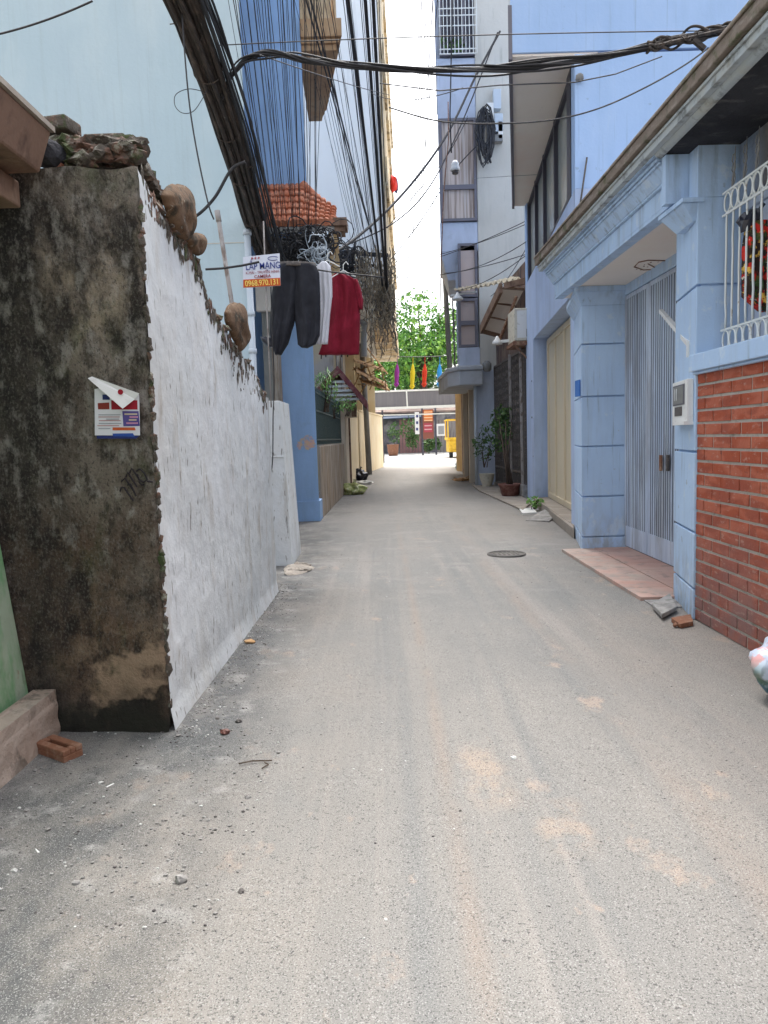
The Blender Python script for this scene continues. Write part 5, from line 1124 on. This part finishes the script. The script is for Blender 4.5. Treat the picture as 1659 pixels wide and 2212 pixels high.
# yellow three-wheeler machine
ym = thing('yellow_cart', atZ(976, 996), 'yellow motor cart with a square roof frame parked at the crossing', 'cart')
yv = 46.0; zz = gz(yv)
xl_, xr_ = xY(966, 950, yv), xY(966, 950, yv)+1.5
ym.location = ((xl_+xr_)/2, yv+.8, zz)
zt_, zm = zY(975, 908, yv), zY(975, 950, yv)
mb = MB(); mb.box(xl_+.12, xr_, yv, yv+2.2, zz+.35, zm); mb.box(xl_+.02, xr_, yv-.08, yv+2.2, zm-.02, zm+.14); mb.box(xl_+.2, xr_, yv-.1, yv, zz+.5, zz+.7); mb.build('body', Mt['yellow'], ym, bevel=.04)
mb = MB()
for x, y in ((xl_+.06, yv), (xr_-.06, yv), (xl_+.06, yv+1.8), (xr_-.06, yv+1.8)): mb.bar((x, y, zm), (x, y, zt_), .07, .07)
mb.box(xl_, xr_, yv-.1, yv+2.0, zt_, zt_+.08); mb.build('roof_frame', Mt['yellow'], ym)
for x in (xl_+.25, xr_-.25):
    mb = MB(); mb.tube([(x-.1, yv+.3, zz+.3), (x+.1, yv+.3, zz+.3)], .3, 16); mb.build('wheel', Mt['tyre'], ym)
# pennants
yf = 36.0
def sagline(a, b, sag, n=16): return [a.lerp(b, i/n)+Vector((0, 0, -4*sag*(i/n)*(1-i/n))) for i in range(n+1)]
mb = MB(); mb.tube(sagline(atY(835, 770, yf), atY(975, 768, yf), .04), .02, 4); tag(mb.build('pennant_line', Mt['cable']), 'thin line carrying the four pennants across the lane end', 'wire')
for u, nm, c_, v1_ in ((858, 'purple', (.32, .04, .36), 836), (892, 'yellow', (.75, .62, .03), 841), (918, 'red', (.65, .05, .02), 836), (950, 'bright blue', (.03, .30, .80), 836)):
    t = atY(u, 786, yf); b = atY(u-2, v1_, yf); mb = MB(); h_ = t.z-b.z
    pr_f = [(.0, .02), (.08, .07), (.35, .15), (.6, .13), (.8, .11), (.88, .16), (1, .05)]
    rings = []
    for i, (tt, r_) in enumerate(pr_f):
        c2 = t.lerp(b, tt); r_ *= .8; rings.append([mb.bm.verts.new((c2.x+r_*math.cos(k*math.pi/5)*(1+.35*N3(k, i, u)), c2.y+.6*r_*math.sin(k*math.pi/5), c2.z)) for k in range(10)])
    for A, B_ in zip(rings, rings[1:]):
        for k in range(10): mb.f([A[k], A[(k+1) % 10], B_[(k+1) % 10], B_[k]])
    mb.f(rings[0]); mb.f(rings[-1][::-1])
    mb.tube([t, atY(u, 770, yf)], .012, 4)
    tag(mb.build('pennant', flat('pennant_'+nm.replace(' ', '_'), c_)), 'folded %s pennant hanging at the end of the lane' % nm, 'pennant', 'coloured pennants')
# far thin poles and antenna against the sky
mb = MB(); a = atY(935, 540, 50); b = atY(933, 640, 50); mb.tube([a, b], .04, 5)

# ================================================================== POLE, CABLES
pu = thing('utility_pole', (-.55, 29.5, 0), 'thin dark utility pole leaning beside the yellow walls, swamped in cables at the top', 'utility pole')
px = xY(797, 1000, 29.5)
mb = MB(); mb.tube([(px, 29.5, 0), (px-.05, 29.5, 2.4), (px-.15, 29.5, 5.13)], [.12, .11, .10], 10); mb.build('pole', Mt['dkcement'], pu)
a = atY(786, 770, 24.5); b = atY(786, 700, 24.5)
mb = MB(); mb.tube([a, b], .11, 10); mb.tube([b, b+Vector((0, 0, .15))], .14, 10); tag(mb.build('steel_sleeve', Mt['pvc']), 'short pale steel sleeve pipe to the right of the crimson shirt', 'pipe')
mb = MB(); mb.bar(atY(722, 545, 20.1), atY(838, 552, 20.1), .08, .10); mb.bar(atY(740, 562, 20.3), atY(812, 575, 20.3), .05, .06); mb.bar(atY(735, 543, 20.1), atY(740, 575, 20.3), .05, .05); tag(mb.build('wall_bracket', Mt['cable']), 'dark bracket arm on the white block holding the ends of the fanned wires', 'bracket')

def jit(a, b, n, amp, sag=0, seed=0):
    P = []
    for i in range(n+1):
        t = i/n; k = math.sin(math.pi*t)
        P.append(a.lerp(b, t)+Vector((N3(t*4, seed, 0), N3(t*4, seed, 5), N3(t*4, seed, 9)))*amp*k+Vector((0, 0, -4*sag*t*(1-t))))
    return P
# thick cable bundle from overhead into the tangle
def bz(pts_, t):
    k = t*(len(pts_)-1); i = min(int(k), len(pts_)-2); f_ = k-i
    p0 = pts_[max(i-1, 0)]; p1 = pts_[i]; p2 = pts_[i+1]; p3 = pts_[min(i+2, len(pts_)-1)]
    return .5*((2*p1)+(p2-p0)*f_+(2*p0-5*p1+4*p2-p3)*f_*f_+(3*p1-p0-3*p2+p3)*f_**3)
core = [atY(318, -160, 5.0), atY(392, 0, 5.6), atY(452, 160, 6.4), atY(498, 300, 7.4), atY(532, 420, 8.7), atY(560, 520, 10.2), atY(590, 590, 11.6)]
core.insert(0, core[0]+(core[0]-core[1])*3.5)
mb = MB(); random.seed(9)
for i in range(72):
    th = random.random()*6.28; rr = .098*math.sqrt(random.random()); tw = random.uniform(-1.5, 1.5); P = []
    for k in range(57):
        t = k/56; p = bz(core, t); a_ = th+tw*t; r_ = rr*(1+.25*N3(t*6, i, 1)) * (1.0 if t < .9 else 1+(t-.9)*4)
        P.append(p+Vector((math.cos(a_)*r_*1.15, 0, math.sin(a_)*r_)))
    mb.tube(P, random.uniform(.010, .021), 6)
for i in range(46):
    t = random.uniform(.3, .93); p = bz(core, t)+Vector((random.uniform(-.11, .12), 0, random.uniform(-.08, .08))); q = Vector((random.uniform(-1, 1), random.uniform(-.6, .6), random.uniform(-1, .6)))*random.uniform(.04, .14)
    mb.tube([p, p+q*.6+Vector((.02, 0, .02)), p+q], random.uniform(.003, .007), 4)
for t in (.42, .55, .66, .78):
    p = bz(core, t); q = (bz(core, t+.012)-p).normalized(); k_ = q.orthogonal().normalized(); l_ = q.cross(k_)
    mb.tube([p+(k_*math.cos(a_)+l_*math.sin(a_))*.118 for a_ in [j*math.pi/8 for j in range(17)]], .006, 4, False)
tag(mb.build('cable_bundle', Mt['cable_old']), 'thick bundle of weathered cables sweeping down from the top left to the tangle', 'cable bundle')
# looser cables peeling off the bundle
for i in range(9):
    mb = MB(); c2 = []
    for k in range(29):
        t = .15+.85*k/28; p = bz(core, t); off = .12+.012*i*(.3+1.6*t); c2.append(p+Vector((off+.02*N3(t*5, i, 2), .0, .05*math.sin(t*3+i))))
    mb.tube(c2, random.uniform(.008, .013), 5); tag(mb.build('loose_cable', Mt['cable']), 'loose black cable running alongside the thick bundle', 'cable', 'loose cables beside the bundle')
def wire(P, r, lab, grp=None, n=5, nm='overhead_wire', m_=None, cat='wire'):
    mb = MB(); mb.tube(P, r, n); tag(mb.build(nm, m_ or Mt['cable']), lab, cat, grp)
def W(u0_, v0_, Y0_, u1_, v1_, Y1_, sag, r, lab, grp=None, ext=0, **k):
    a = atY(u0_, v0_, Y0_); b = atY(u1_, v1_, Y1_)
    if ext: a = a+(a-b).normalized()*ext
    wire(sagline(a, b, sag, 20), r, lab, grp, **k)
random.seed(14)
for i in range(36):     # fan in front of the blue house
    t = i/33
    W(500+180*t+random.uniform(-8, 8), 0, 7.0+random.uniform(-.5, 1.2), 585+95*t**1.1+random.uniform(-10, 10), 500+random.uniform(-10, 60), 11.9, random.uniform(.0, .10), random.uniform(.0022, .0048), 'thin wire fanning down across the blue house to the cable tangle', 'wires fanning over the blue house', ext=5)
for i in range(26):     # fan in front of the white block
    t = i/25
    W(640+185*t+random.uniform(-10, 10), 0, 11.5+random.uniform(-1, 2.5), 782+56*t+random.uniform(-6, 6), 560+random.uniform(-30, 70), 20.1, random.uniform(.0, .25), random.uniform(.003, .007), 'thin wire fanning across the white block to the utility pole', 'wires fanning over the white block', ext=8)
for i, (u, u2) in enumerate(((752, 829), (789, 835), (806, 838))):
    W(u, 0, 11, u2, 640, 20.0, 0, .026, 'thick black cable dropping steeply past the white block to the pole', 'thick black cables past the white block', ext=8, n=8)
for i, (u, v, u2, v2, r) in enumerate(((665, 0, 800, 500, .012), (690, 60, 812, 540, .014))):
    if r: W(u, v, 11, u2, v2, 20.1, .1, r, 'medium black cable between the fans of thin wires', 'medium cables between the fans', ext=8, n=6)
for i in range(12):
    mb = None
    W(905+i*3.5+random.uniform(-3, 3), 0, 20, 880+i*2+random.uniform(-8, 8), 420+random.uniform(0, 240), 33, .3, .008, 'faint wire crossing the strip of sky', 'faint wires in the sky strip', ext=6)
# big cross cable
def multi(pts_, Ys, nstr, R, r, lab, m_=None):
    C = [atY(u, v, y) for (u, v), y in zip(pts_, Ys)]; mb = MB(); random.seed(nstr)
    for i in range(nstr):
        th = i/nstr*6.28; P = []
        for k in range(81):
            t = k/80; p = bz(C, t); a_ = th+t*(10+i); rr = R*(.45+.9*abs(N3(i*3.1, t*7, 2))*2)*(.5+.5*(i % 3)); P.append(p+Vector((0, math.cos(a_)*rr, math.sin(a_)*rr)))
        mb.tube(P, r, 6)
    tag(mb.build('cross_cable', m_ or Mt['cable']), lab, 'cable')
multi([(478, 210), (505, 155), (545, 122), (600, 116), (660, 128), (760, 142), (900, 151), (1080, 149), (1240, 132), (1400, 102), (1530, 72), (1660, 42), (1780, 10)], [6.6, 6.5, 6.4, 6.3, 6.2, 6.1, 6, 5.9, 5.8, 5.7, 5.6, 5.5, 5.4], 11, .022, .0075, 'heavy black twisted cable crossing the lane from the bundle to the upper right corner')
multi([(1400, 103), (1480, 84), (1560, 64), (1620, 50), (1680, 34)], [5.68, 5.63, 5.58, 5.53, 5.5], 9, .032, .010, 'frayed wrapped splice thickening the heavy cross cable at the upper right', Mt['cable_old'])
mb = MB()
mb.tube([atY(1415, 99, 5.58), atY(1525, 73, 5.55), atY(1660, 42, 5.52)], .012, 5)
for i in range(46):
    u = random.choice([random.uniform(1590, 1659), random.uniform(1590, 1659), random.uniform(1420, 1450), random.uniform(1480, 1520)]); v = 150-.0*u
    v = 102+(u-1400)*(-.232); a = atY(u, v, 5.55); L_ = random.uniform(.02, .06)
    mb.tube([a, a+Vector((random.uniform(-.4, .4), random.uniform(-.3, .3), random.uniform(-.7, .9)))*L_*.6, a+Vector((random.uniform(-1, 1), random.uniform(-.5, .5), random.uniform(-1, 1)))*L_], .0035, 4)
mb.bar(atY(1498, 86, 5.5), atY(1522, 106, 5.5), .03, .03)
tag(mb.build('cable_ties', Mt['cable_old']), 'bristling tape ends and clips on the splice at the upper right', 'cable ties')
W(470, 98, 6.3, 1600, 66, 5.6, -.02, .0045, 'thin wire crossing high from the bundle to the splice', m_=Mt['cable'])
W(560, 118, 6.2, 840, 205, 12, .02, .005, 'thin wire dropping right from the arch of the cross cable')
W(800, 200, 12, 1000, 190, 6, .10, .0045, 'thin sagging wire below the heavy cross cable in the sky')
P = [(820, 180), (950, 196), (1080, 184), (1240, 178), (1330, 160), (1430, 122)]
wire([atY(u, v, 5.8) for u, v in P], .005, 'lower thin wire following the cross cable to the splice')
P = [(840, 232), (950, 262), (1080, 267), (1200, 258), (1300, 232), (1400, 186), (1480, 140), (1530, 104)]
wire([bz([atY(u, v, 5.7) for u, v in P], k/40) for k in range(41)], .006, 'lowest thin wire looping under the cross cable to the splice')
W(-40, 82, 4.5, 200, 2, 4.5, .02, .006, 'lone thin wire across the upper left corner', ext=0)
wire([bz([atY(u, v, 5.6) for u, v in ((390, -40), (398, 100), (410, 230), (428, 340), (450, 440), (462, 474))], k/30) for k in range(31)], .006, 'thin black wire hanging in front of the pale house from the bundle')
wire([bz([atY(u, v, 5.9) for u, v in ((440, 198), (408, 192), (380, 204), (378, 228), (394, 244), (418, 240), (438, 212), (446, 196))], k/40) for k in range(41)], .003, 'thin wire loop sticking out beside the bundle')
wire([bz([atY(u, v, 6.6) for u, v in ((400, 476), (430, 462), (465, 425), (500, 366), (530, 350))], k/30) for k in range(31)], .014, 'short thick cable curving from the bundle to the broken wall', n=8)
wire([atY(u, v, 6.9) for u, v in ((444, 582), (480, 580), (522, 574), (560, 566))], .011, 'black cable from the shed wall to the paper sign')
wire([bz([atY(u, v, 7.3) for u, v in ((585, 620), (592, 820), (590, 900), (589, 990), (584, 1030), (572, 1060), (566, 1062))], k/30) for k in range(31)], .006, 'black cable end hanging down in front of the white pier')
wire([atY(u, v, 7.25) for u, v in ((569, 478), (572, 560), (578, 700), (586, 880))], .007, 'pale cord running down past the paper sign', m_=Mt['pipe'], n=6, nm='cord', cat='cord')
# diagonal cables to the right
for k, (P, r, Ys) in enumerate((([(640, 560), (740, 535), (860, 430), (960, 300), (1030, 160), (1080, 68)], .030, (13, 16, 18, 19, 20, 20.6)), ([(735, 535), (850, 482), (930, 400), (1000, 260), (1075, 70)], .017, (17, 18, 19, 20, 20.6)),
    ([(790, 548), (880, 440), (960, 345), (1010, 255)], .012, (24, 22, 21, 20.5)), ([(820, 590), (900, 490), (980, 370), (1045, 300)], .014, (24, 22, 21, 20.6)), ([(800, 600), (880, 560), (1010, 250)], .008, (25, 23, 21)))):
    wire([bz([atY(u, v, y) for (u, v), y in zip(P, Ys)], i/40) for i in range(41)], r, ['thickest diagonal cable rising to the corner of the tall blue house', 'second diagonal cable just under the thickest one', 'thin diagonal cable ending at the curtained window', 'diagonal cable ending at the black coil', 'lowest faint diagonal cable in the sky strip'][k], n=6)
for k, (u, v, u2, v2) in enumerate(((830, 585, 1155, 468), (845, 600, 1150, 545), (960, 590, 1140, 520), (985, 628, 1150, 540), (1060, 640, 1150, 510), (855, 565, 1150, 478), (1080, 630, 1150, 560))):
    W(u, v, 22 if u < 950 else 20.4, u2, v2, 16, .15, .009, 'thin wire sloping across the cement wall to the blue house', 'thin wires over the cement wall')
# rope, lamp and rusty rod in front of the curtained window
wire([atY(u, v, 17) for u, v in ((978, -60), (976, 60), (974, 160), (972, 250), (975, 330))], .016, 'thick black drop cable hanging in front of the grilles', n=6)
wire([atY(u, v, 17) for u, v in ((968, 220), (969, 300), (958, 420), (952, 600), (950, 700))], .013, 'rusty rod hanging past the curtained window', m_=Mt['rust'], n=6, nm='hanging_rod', cat='rod')
hl = thing('hanging_lamp', atY(984, 375, 17), 'white bell shaped lamp hanging from the drop cable before the curtains', 'lamp')
c_ = atY(983, 355, 17); mb = MB(); mb.lathe(c_+Vector((0, 0, -.14)), [(.10, 0), (.105, .05), (.08, .12), (.09, .15), (.04, .22)], 14); mb.build('shade', Mt['white'], hl)
mb = MB(); mb.tube([c_+Vector((0, 0, -.2)), c_+Vector((0, 0, -.13))], .07, 10); mb.build('socket', Mt['iron'], hl)
# tangles
def tangle(c_, sc, n, rr, lab, m_, r0_=.006, kind=None, nm='cable_tangle'):
    mb = MB()
    for i in range(n):
        o = Vector((random.gauss(0, .45)*sc[0], random.gauss(0, .4)*sc[1], random.gauss(0, .4)*sc[2]))
        R = random.uniform(.3, 1)*rr; ax = Vector((random.gauss(0, 1), random.gauss(0, 1), random.gauss(0, .6))).normalized(); q = ax.orthogonal().normalized(); k_ = ax.cross(q); st_ = random.random()*6; ln = random.uniform(3, 9)
        P = [c_+o+(q*math.cos(st_+t*ln/16)+k_*math.sin(st_+t*ln/16))*R*(1+.3*N3(t*.3, i, 0)) for t in range(17)]
        mb.tube(P, r0_*random.uniform(.6, 1.8), 5)
    return tag(mb.build(nm, m_), lab, 'cables', kind=kind)
tc = atY(658, 535, 11.7)
tangle(tc, (.55, .3, .26), 150, .22, 'messy ball of looped cables hanging below the porch roof', Mt['cable'], .007)
tangle(atY(690, 548, 11.5), (.25, .2, .22), 26, .18, 'pale grey cable loops mixed into the messy ball', Mt['pvc'], .006)
tangle(atY(745, 565, 20), (.5, .3, .4), 60, .3, 'dark cable knots between the ball and the pole', Mt['cable'], .012)
mb = MB(); random.seed(4)
for i in range(210):
    y = random.uniform(19.2, 20.4); u = random.uniform(766, 850); a = atY(u, random.uniform(530, 640), y); L_ = random.uniform(.6, 1.9)*(.6 if u < 790 else 1); sd_ = random.random()*99
    P = [a+Vector((.14*N3(k*.3, sd_, 0)+.02*k*random.uniform(-.1, .5), .1*N3(k*.3, sd_, 6), -L_*k/12)) for k in range(13)]
    mb.tube(P, random.uniform(.006, .016), 4)
tag(mb.build('hanging_strands', mat('dry_strands', (.24, .19, .13), .9, [dict(c=(.05, .05, .05), s=9, lo=.50, hi=.58, a=.9), dict(c=(.48, .42, .30), s=4, lo=.56, hi=.62, a=.8)])), 'curtain of dry roots and old cable ends hanging from the pole beside the dirty facade', 'strands', kind='stuff')

# ================================================================== LAUNDRY, SIGN
Ys = 7.35
cs_ = MB(); cs_.tube([atY(u, v, Ys) for u, v in ((560, 562), (640, 576), (720, 588), (800, 596), (830, 600))], .008, 6)
tag(cs_.build('clothes_line', Mt['cable']), 'dark line from which the washing hangs', 'wire')
so_ = thing('hanging_shorts', atY(635, 765, Ys), 'charcoal shorts hanging at the left of the washing', 'shorts')
mb = MB()
cloth(mb, [(572, 599, 644), (590, 590, 646), (640, 586, 645), (690, 583, 638), (720, 582, 629), (744, 586, 622), (766, 594, 608)], Ys, .065, .016, 2, 30, seed=1)
cloth(mb, [(572, 636, 682), (590, 634, 690), (640, 634, 692), (690, 637, 692), (725, 641, 691), (744, 643, 682), (750, 650, 668)], Ys-.01, .068, .016, 2, 30, seed=6)
mb.build('shorts_cloth', Mt['black_cloth'], so_)
mb = MB(); cloth(mb, [(728, 562, 584), (738, 566, 590), (750, 580, 596)], Ys+.05, .03, .01, 2, 10); mb.build('hem_lining', Mt['plastic_blk'], so_)
mb = MB(); cloth(mb, [(568, 600, 682), (577, 598, 684)], Ys, .075, .012, 6, 26, seed=1); mb.build('waistband', Mt['iron'], so_)
mb = MB(); cloth(mb, [(566, 694, 706), (574, 684, 714), (600, 686, 717), (640, 688, 718), (680, 690, 713), (743, 683, 708)], Ys+.12, .03, .012, 3, 16, seed=8); tag(mb.build('white_shirt', Mt['white_cloth']), 'narrow white shirt hanging edge on between the shorts and the crimson shirt', 'shirt')
rs = thing('crimson_shirt', atY(735, 768, Ys+.3), 'crimson short sleeved shirt hanging at the right of the washing', 'shirt')
mb = MB(); cloth(mb, [(592, 722, 740), (597, 716, 756), (605, 712, 768), (625, 710, 774), (650, 708, 777), (690, 704, 778), (740, 697, 777), (766, 688, 776)], Ys+.3, .06, .016, 3, 44, seed=12); mb.build('body', Mt['red_cloth'], rs)
mb = MB(); cloth(mb, [(604, 764, 772), (625, 768, 780), (650, 772, 785), (668, 776, 784)], Ys+.27, .04, .01, 2, 14, seed=3); mb.build('sleeve', Mt['red_cloth'], rs)
mb = MB(); 
for u in (694, 704, 738, 751): mb.tube([atY(u, 764, Ys+.3), atY(u, 771+random.random()*6, Ys+.3)], .006, 4)
mb.build('frayed_hem', Mt['black_cloth'], rs)
for u, v in ((708, 570), (742, 592)):
    mb = MB(); c_ = atY(u, v, Ys+.2); mb.tube([c_+Vector((-.12, 0, -.03)), c_+Vector((0, 0, .035)), c_+Vector((0, 0, .09)), c_+Vector((.03, 0, .12)), c_+Vector((.05, 0, .09))], .005, 5); mb.tube([c_+Vector((.12, 0, -.03)), c_+Vector((0, 0, .035))], .005, 5)
    tag(mb.build('clothes_hanger', Mt['white_metal']), 'hanger holding the %s shirt' % ('white' if u == 708 else 'crimson'), 'hanger')
# paper sign
Yn = 7.2
ps = thing('paper_sign', atY(565, 620, Yn), 'white and orange advertising sign reading LAP MANG with a phone number', 'sign')
A = [atY(u, v, Yn) for u, v in ((525, 622), (606, 617), (604, 547), (525, 555))]
mb = MB(); mb.slab(A, (0, .006, 0)); mb.build('board', Mt['sign_white'], ps)
Bn = [atY(u, v, Yn-.004) for u, v in ((525.5, 621.5), (606, 616.5), (605, 600), (525.5, 604))]
mb = MB(); mb.slab(Bn, (0, .003, 0)); mb.build('number_band', flat('sign_orange_red', (.55, .10, .02)), ps)
tl = -math.atan2(A[0].z-A[1].z, A[1].x-A[0].x)
def st(b_, size, u, v, m_, sx_=1, bold=0): 
    o = text(b_, size, atY(u, v, Yn-.008), (math.radians(90), 0, 0), m_, ps, 'lettering', sx_=sx_, bold=bold); o.rotation_euler = (math.radians(90), -(A[1].z-A[0].z)/(A[1].x-A[0].x), 0); return o
st('LẮP MẠNG', .086, 568, 575, flat('ink_navy2', (.015, .035, .22)), .78, .0004)
st('K.MÃI - TRUYỀN HÌNH', .034, 567, 588, flat('ink_maroon', (.28, .03, .04)), .92, .0)
st('CAMERA', .040, 567, 597, flat('ink_maroon', (.28, .03, .04)), 1.0, .0004)
st('0968.970.131', .074, 566, 611, flat('ink_yellow', (.85, .62, .15)), .80, .0012)
st('* * *', .05, 552, 560, flat('ink_red', (.5, .03, .03)), .9, .001)
mb = MB(); c_ = atY(590, 560, Yn-.008); mb.tube([c_+Vector((.05*math.cos(a), 0, .018*math.sin(a)+.008)) for a in [k*.4 for k in range(1, 15)]], .003, 4); mb.build('emblem', flat('ink_navy2', (.015, .035, .22)), ps)
# pipe standing behind the broken wall
mb = MB(); a = atY(502, 662, 7.1); b = atY(469, 455, 7.1); mb.tube([a+(a-b)*.9, a, b], .021, 10); mb.tube([b, b+(b-a).normalized()*-.1], .026, 10); tag(mb.build('steel_pipe', Mt['pipe']), 'weathered grey pipe standing upright behind the broken shed wall', 'pipe')

# ================================================================== SMALL THINGS ON THE GROUND
random.seed(77)
mh = thing('manhole_cover', (0, 0, 0), 'round dark manhole cover set in the lane before the folding gate', 'manhole cover')
p = atZ(1094, 1199); mb = MB(); mb.lathe((0, 0, -.02), [(.225, 0), (.225, .035), (.205, .038), (.205, .032), (.02, .034)], 32); mb.build('cover', mat('dusty_iron', (.10, .095, .09), .9, [dict(c=(.17, .155, .14), s=9, a=.8)], [(50, .006)]), mh)
mb = MB()
for k in range(6): mb.box(-.15+k*.052, -.13+k*.052, -.12, .12, .0145, .017)
mb.build('ribs', mat('dusty_iron_rib', (.11, .10, .09), .9, ()), mh); mh.location = (p.x, p.y, .006)
def rock(u, v, r, m_, lab, cat='stone', nm='pebble', sc=(1, 1, .7)):
    p = atZ(u, v); mb = MB(); mb.blob((p.x, p.y, r*.45), r, .3, 2, sc); tag(mb.build(nm, m_), lab, cat)
rock(391, 1903, .019, Mt['stone'], 'pale round stone on the lane, the largest in the left foreground')
rock(521, 1928, .010, Mt['iron'], 'small black stone right of the pale round stone')
rock(487, 1585, .022, Mt['pot_red'], 'reddish stone beside the foot of the whitewashed wall')
rock(516, 1560, .016, Mt['iron'], 'dark pebble beyond the reddish stone')
rock(470, 1555, .012, Mt['iron'], 'tiny dark pebble left of the other dark pebble')
rock(1110, 1640, .012, Mt['white'], 'small white pebble on the right of the lane')
rock(540, 1390, .03, Mt['plank'], 'crumpled yellow leaf at the foot of the whitewashed wall', 'leaf', 'dry_leaf', (1.3, 1, .5))
def twig(P, r, m_, lab, nm='twig', cat='twig'):
    mb = MB(); mb.tube([atZ(u, v)+Vector((0, 0, r+.004)) for u, v in P], r, 5); tag(mb.build(nm, m_), lab, cat)
twig([(516, 1653), (545, 1647), (588, 1646)], .0035, Mt['bark'], 'long dark twig on the lane right of the mossy wall')
twig([(566, 1663), (580, 1655), (572, 1650)], .003, Mt['bark'], 'short twig just below the long twig')
twig([(105, 1678), (118, 1688)], .006, Mt['white'], 'white cigarette end below the loose brick', 'cigarette_end', 'cigarette end')
twig([(187, 1705), (204, 1698)], .005, Mt['white'], 'white paper scrap, left of two, in the dark gravel', 'paper_scrap', 'litter')
twig([(230, 1706), (246, 1698)], .005, Mt['white'], 'white paper scrap, right of two, in the dark gravel', 'paper_scrap', 'litter')
twig([(78, 1842), (84, 1850)], .006, Mt['white'], 'white cigarette end near the left edge of the lane', 'cigarette_end', 'cigarette end')
twig([(20, 1735), (45, 1738)], .008, Mt['plank'], 'curled orange leaf near the green plinth', 'dry_leaf', 'leaf')
twig([(55, 1742), (85, 1741)], .004, Mt['soffit'], 'pale stick beside the curled orange leaf', 'twig', 'twig')
twig([(530, 2515), (548, 2500)], .004, Mt['soffit'], 'pale twig in the near foreground')
mb = MB()
for i in range(1500):
    if random.random() < .62:
        y = random.uniform(3.4, 7.2); x = -1.04+abs(random.gauss(0, .12))
    else: y = random.uniform(2.0, 3.6); x = random.uniform(-1.55, -.5)
    s_ = random.uniform(.0025, .0065)*(1.8 if random.random() < .04 else 1)
    mb.blob((x, y, s_*.3+roadz(x, y)), s_, .4, 1, (1.2, 1, .7))
for i in range(500):
    y = random.uniform(1.8, 9); x = random.uniform(-1, 2.1); s_ = random.uniform(.0018, .005); mb.blob((x, y, s_*.3+roadz(x, y)), s_, .4, 1, (1.2, 1, .7))
tag(mb.build('grit', mat('grit_mix', (.25, .24, .23), .9, [dict(c=(.6, .6, .58), s=14, lo=.55, hi=.6, a=.9), dict(c=(.07, .06, .06), s=17, lo=.55, hi=.6, a=.9)])), 'scattered grit and crumbs along the foot of the walls', 'grit', kind='stuff')
# rubbish bags
def bag(u, v, r, m_, lab, sc=(1, 1, .8), tie=True):
    p = atZ(u, v); mb = MB(); mb.blob((p.x, p.y, r*sc[2]*.8), r, .28, 4, sc)
    for v_ in mb.bm.verts: v_.co += Vector((N3(v_.co.x*9, v_.co.y*9, v_.co.z*9), N3(v_.co.x*9, v_.co.y*9+5, v_.co.z*9), 0))*r*.25
    if tie: mb.tube([(p.x, p.y, r*sc[2]*1.6), (p.x, p.y, r*sc[2]*2.0), (p.x+.02, p.y, r*sc[2]*2.3)], [r*.25, r*.1, r*.2], 7)
    for fa in mb.bm.faces: fa.smooth = True
    tag(mb.build('rubbish_bag', m_), lab, 'bag')
bag(780, 1037, .20, Mt['plastic_blk'], 'black rubbish bag by the first yellow wall', (1, 1, 1))
bag(787, 1046, .17, Mt['white'], 'flat white plastic bag in front of the black rubbish bag', (1.5, 1, .35), False)
bag(766, 1068, .24, Mt['plastic_grn'], 'yellow green rubbish bag at the end of the stained garden wall', (1.1, 1, .7))
p = atZ(1722, 1512); mb = MB(); mb.blob((p.x, p.y, .17), .20, .22, 4, (1, 1, .85))
for v_ in mb.bm.verts:
    v_.co += Vector((N3(v_.co.x*14, v_.co.y*14, v_.co.z*14), N3(v_.co.x*14, v_.co.y*14+5, v_.co.z*14), 0))*.03
    v_.co.z = max(v_.co.z, .004)
mb.tube([(p.x+.02, p.y, .33), (p.x+.03, p.y, .38), (p.x+.05, p.y, .44)], [.07, .03, .06], 8)
for fa in mb.bm.faces: fa.smooth = True
tag(mb.build('shopping_bag', Mt['plastic_clear']), 'milky plastic bag with pink and green contents at the right edge against the brick wall', 'bag')
mb = MB(); 
a = atZ(997, 1038); mb.blob((a.x, a.y, .02), .22, .3, 2, (1.2, 1, .3))
for i in range(9): a = atZ(random.uniform(992, 1003), random.uniform(1034, 1040)); mb.bar(a+Vector((0, 0, .03)), a+Vector((random.uniform(-.3, .3), random.uniform(-.3, .3), random.uniform(.0, .12))), .05, .02)
tag(mb.build('board_scraps', Mt['plank']), 'little heap of brown board scraps at the foot of the grey pier', 'scraps')
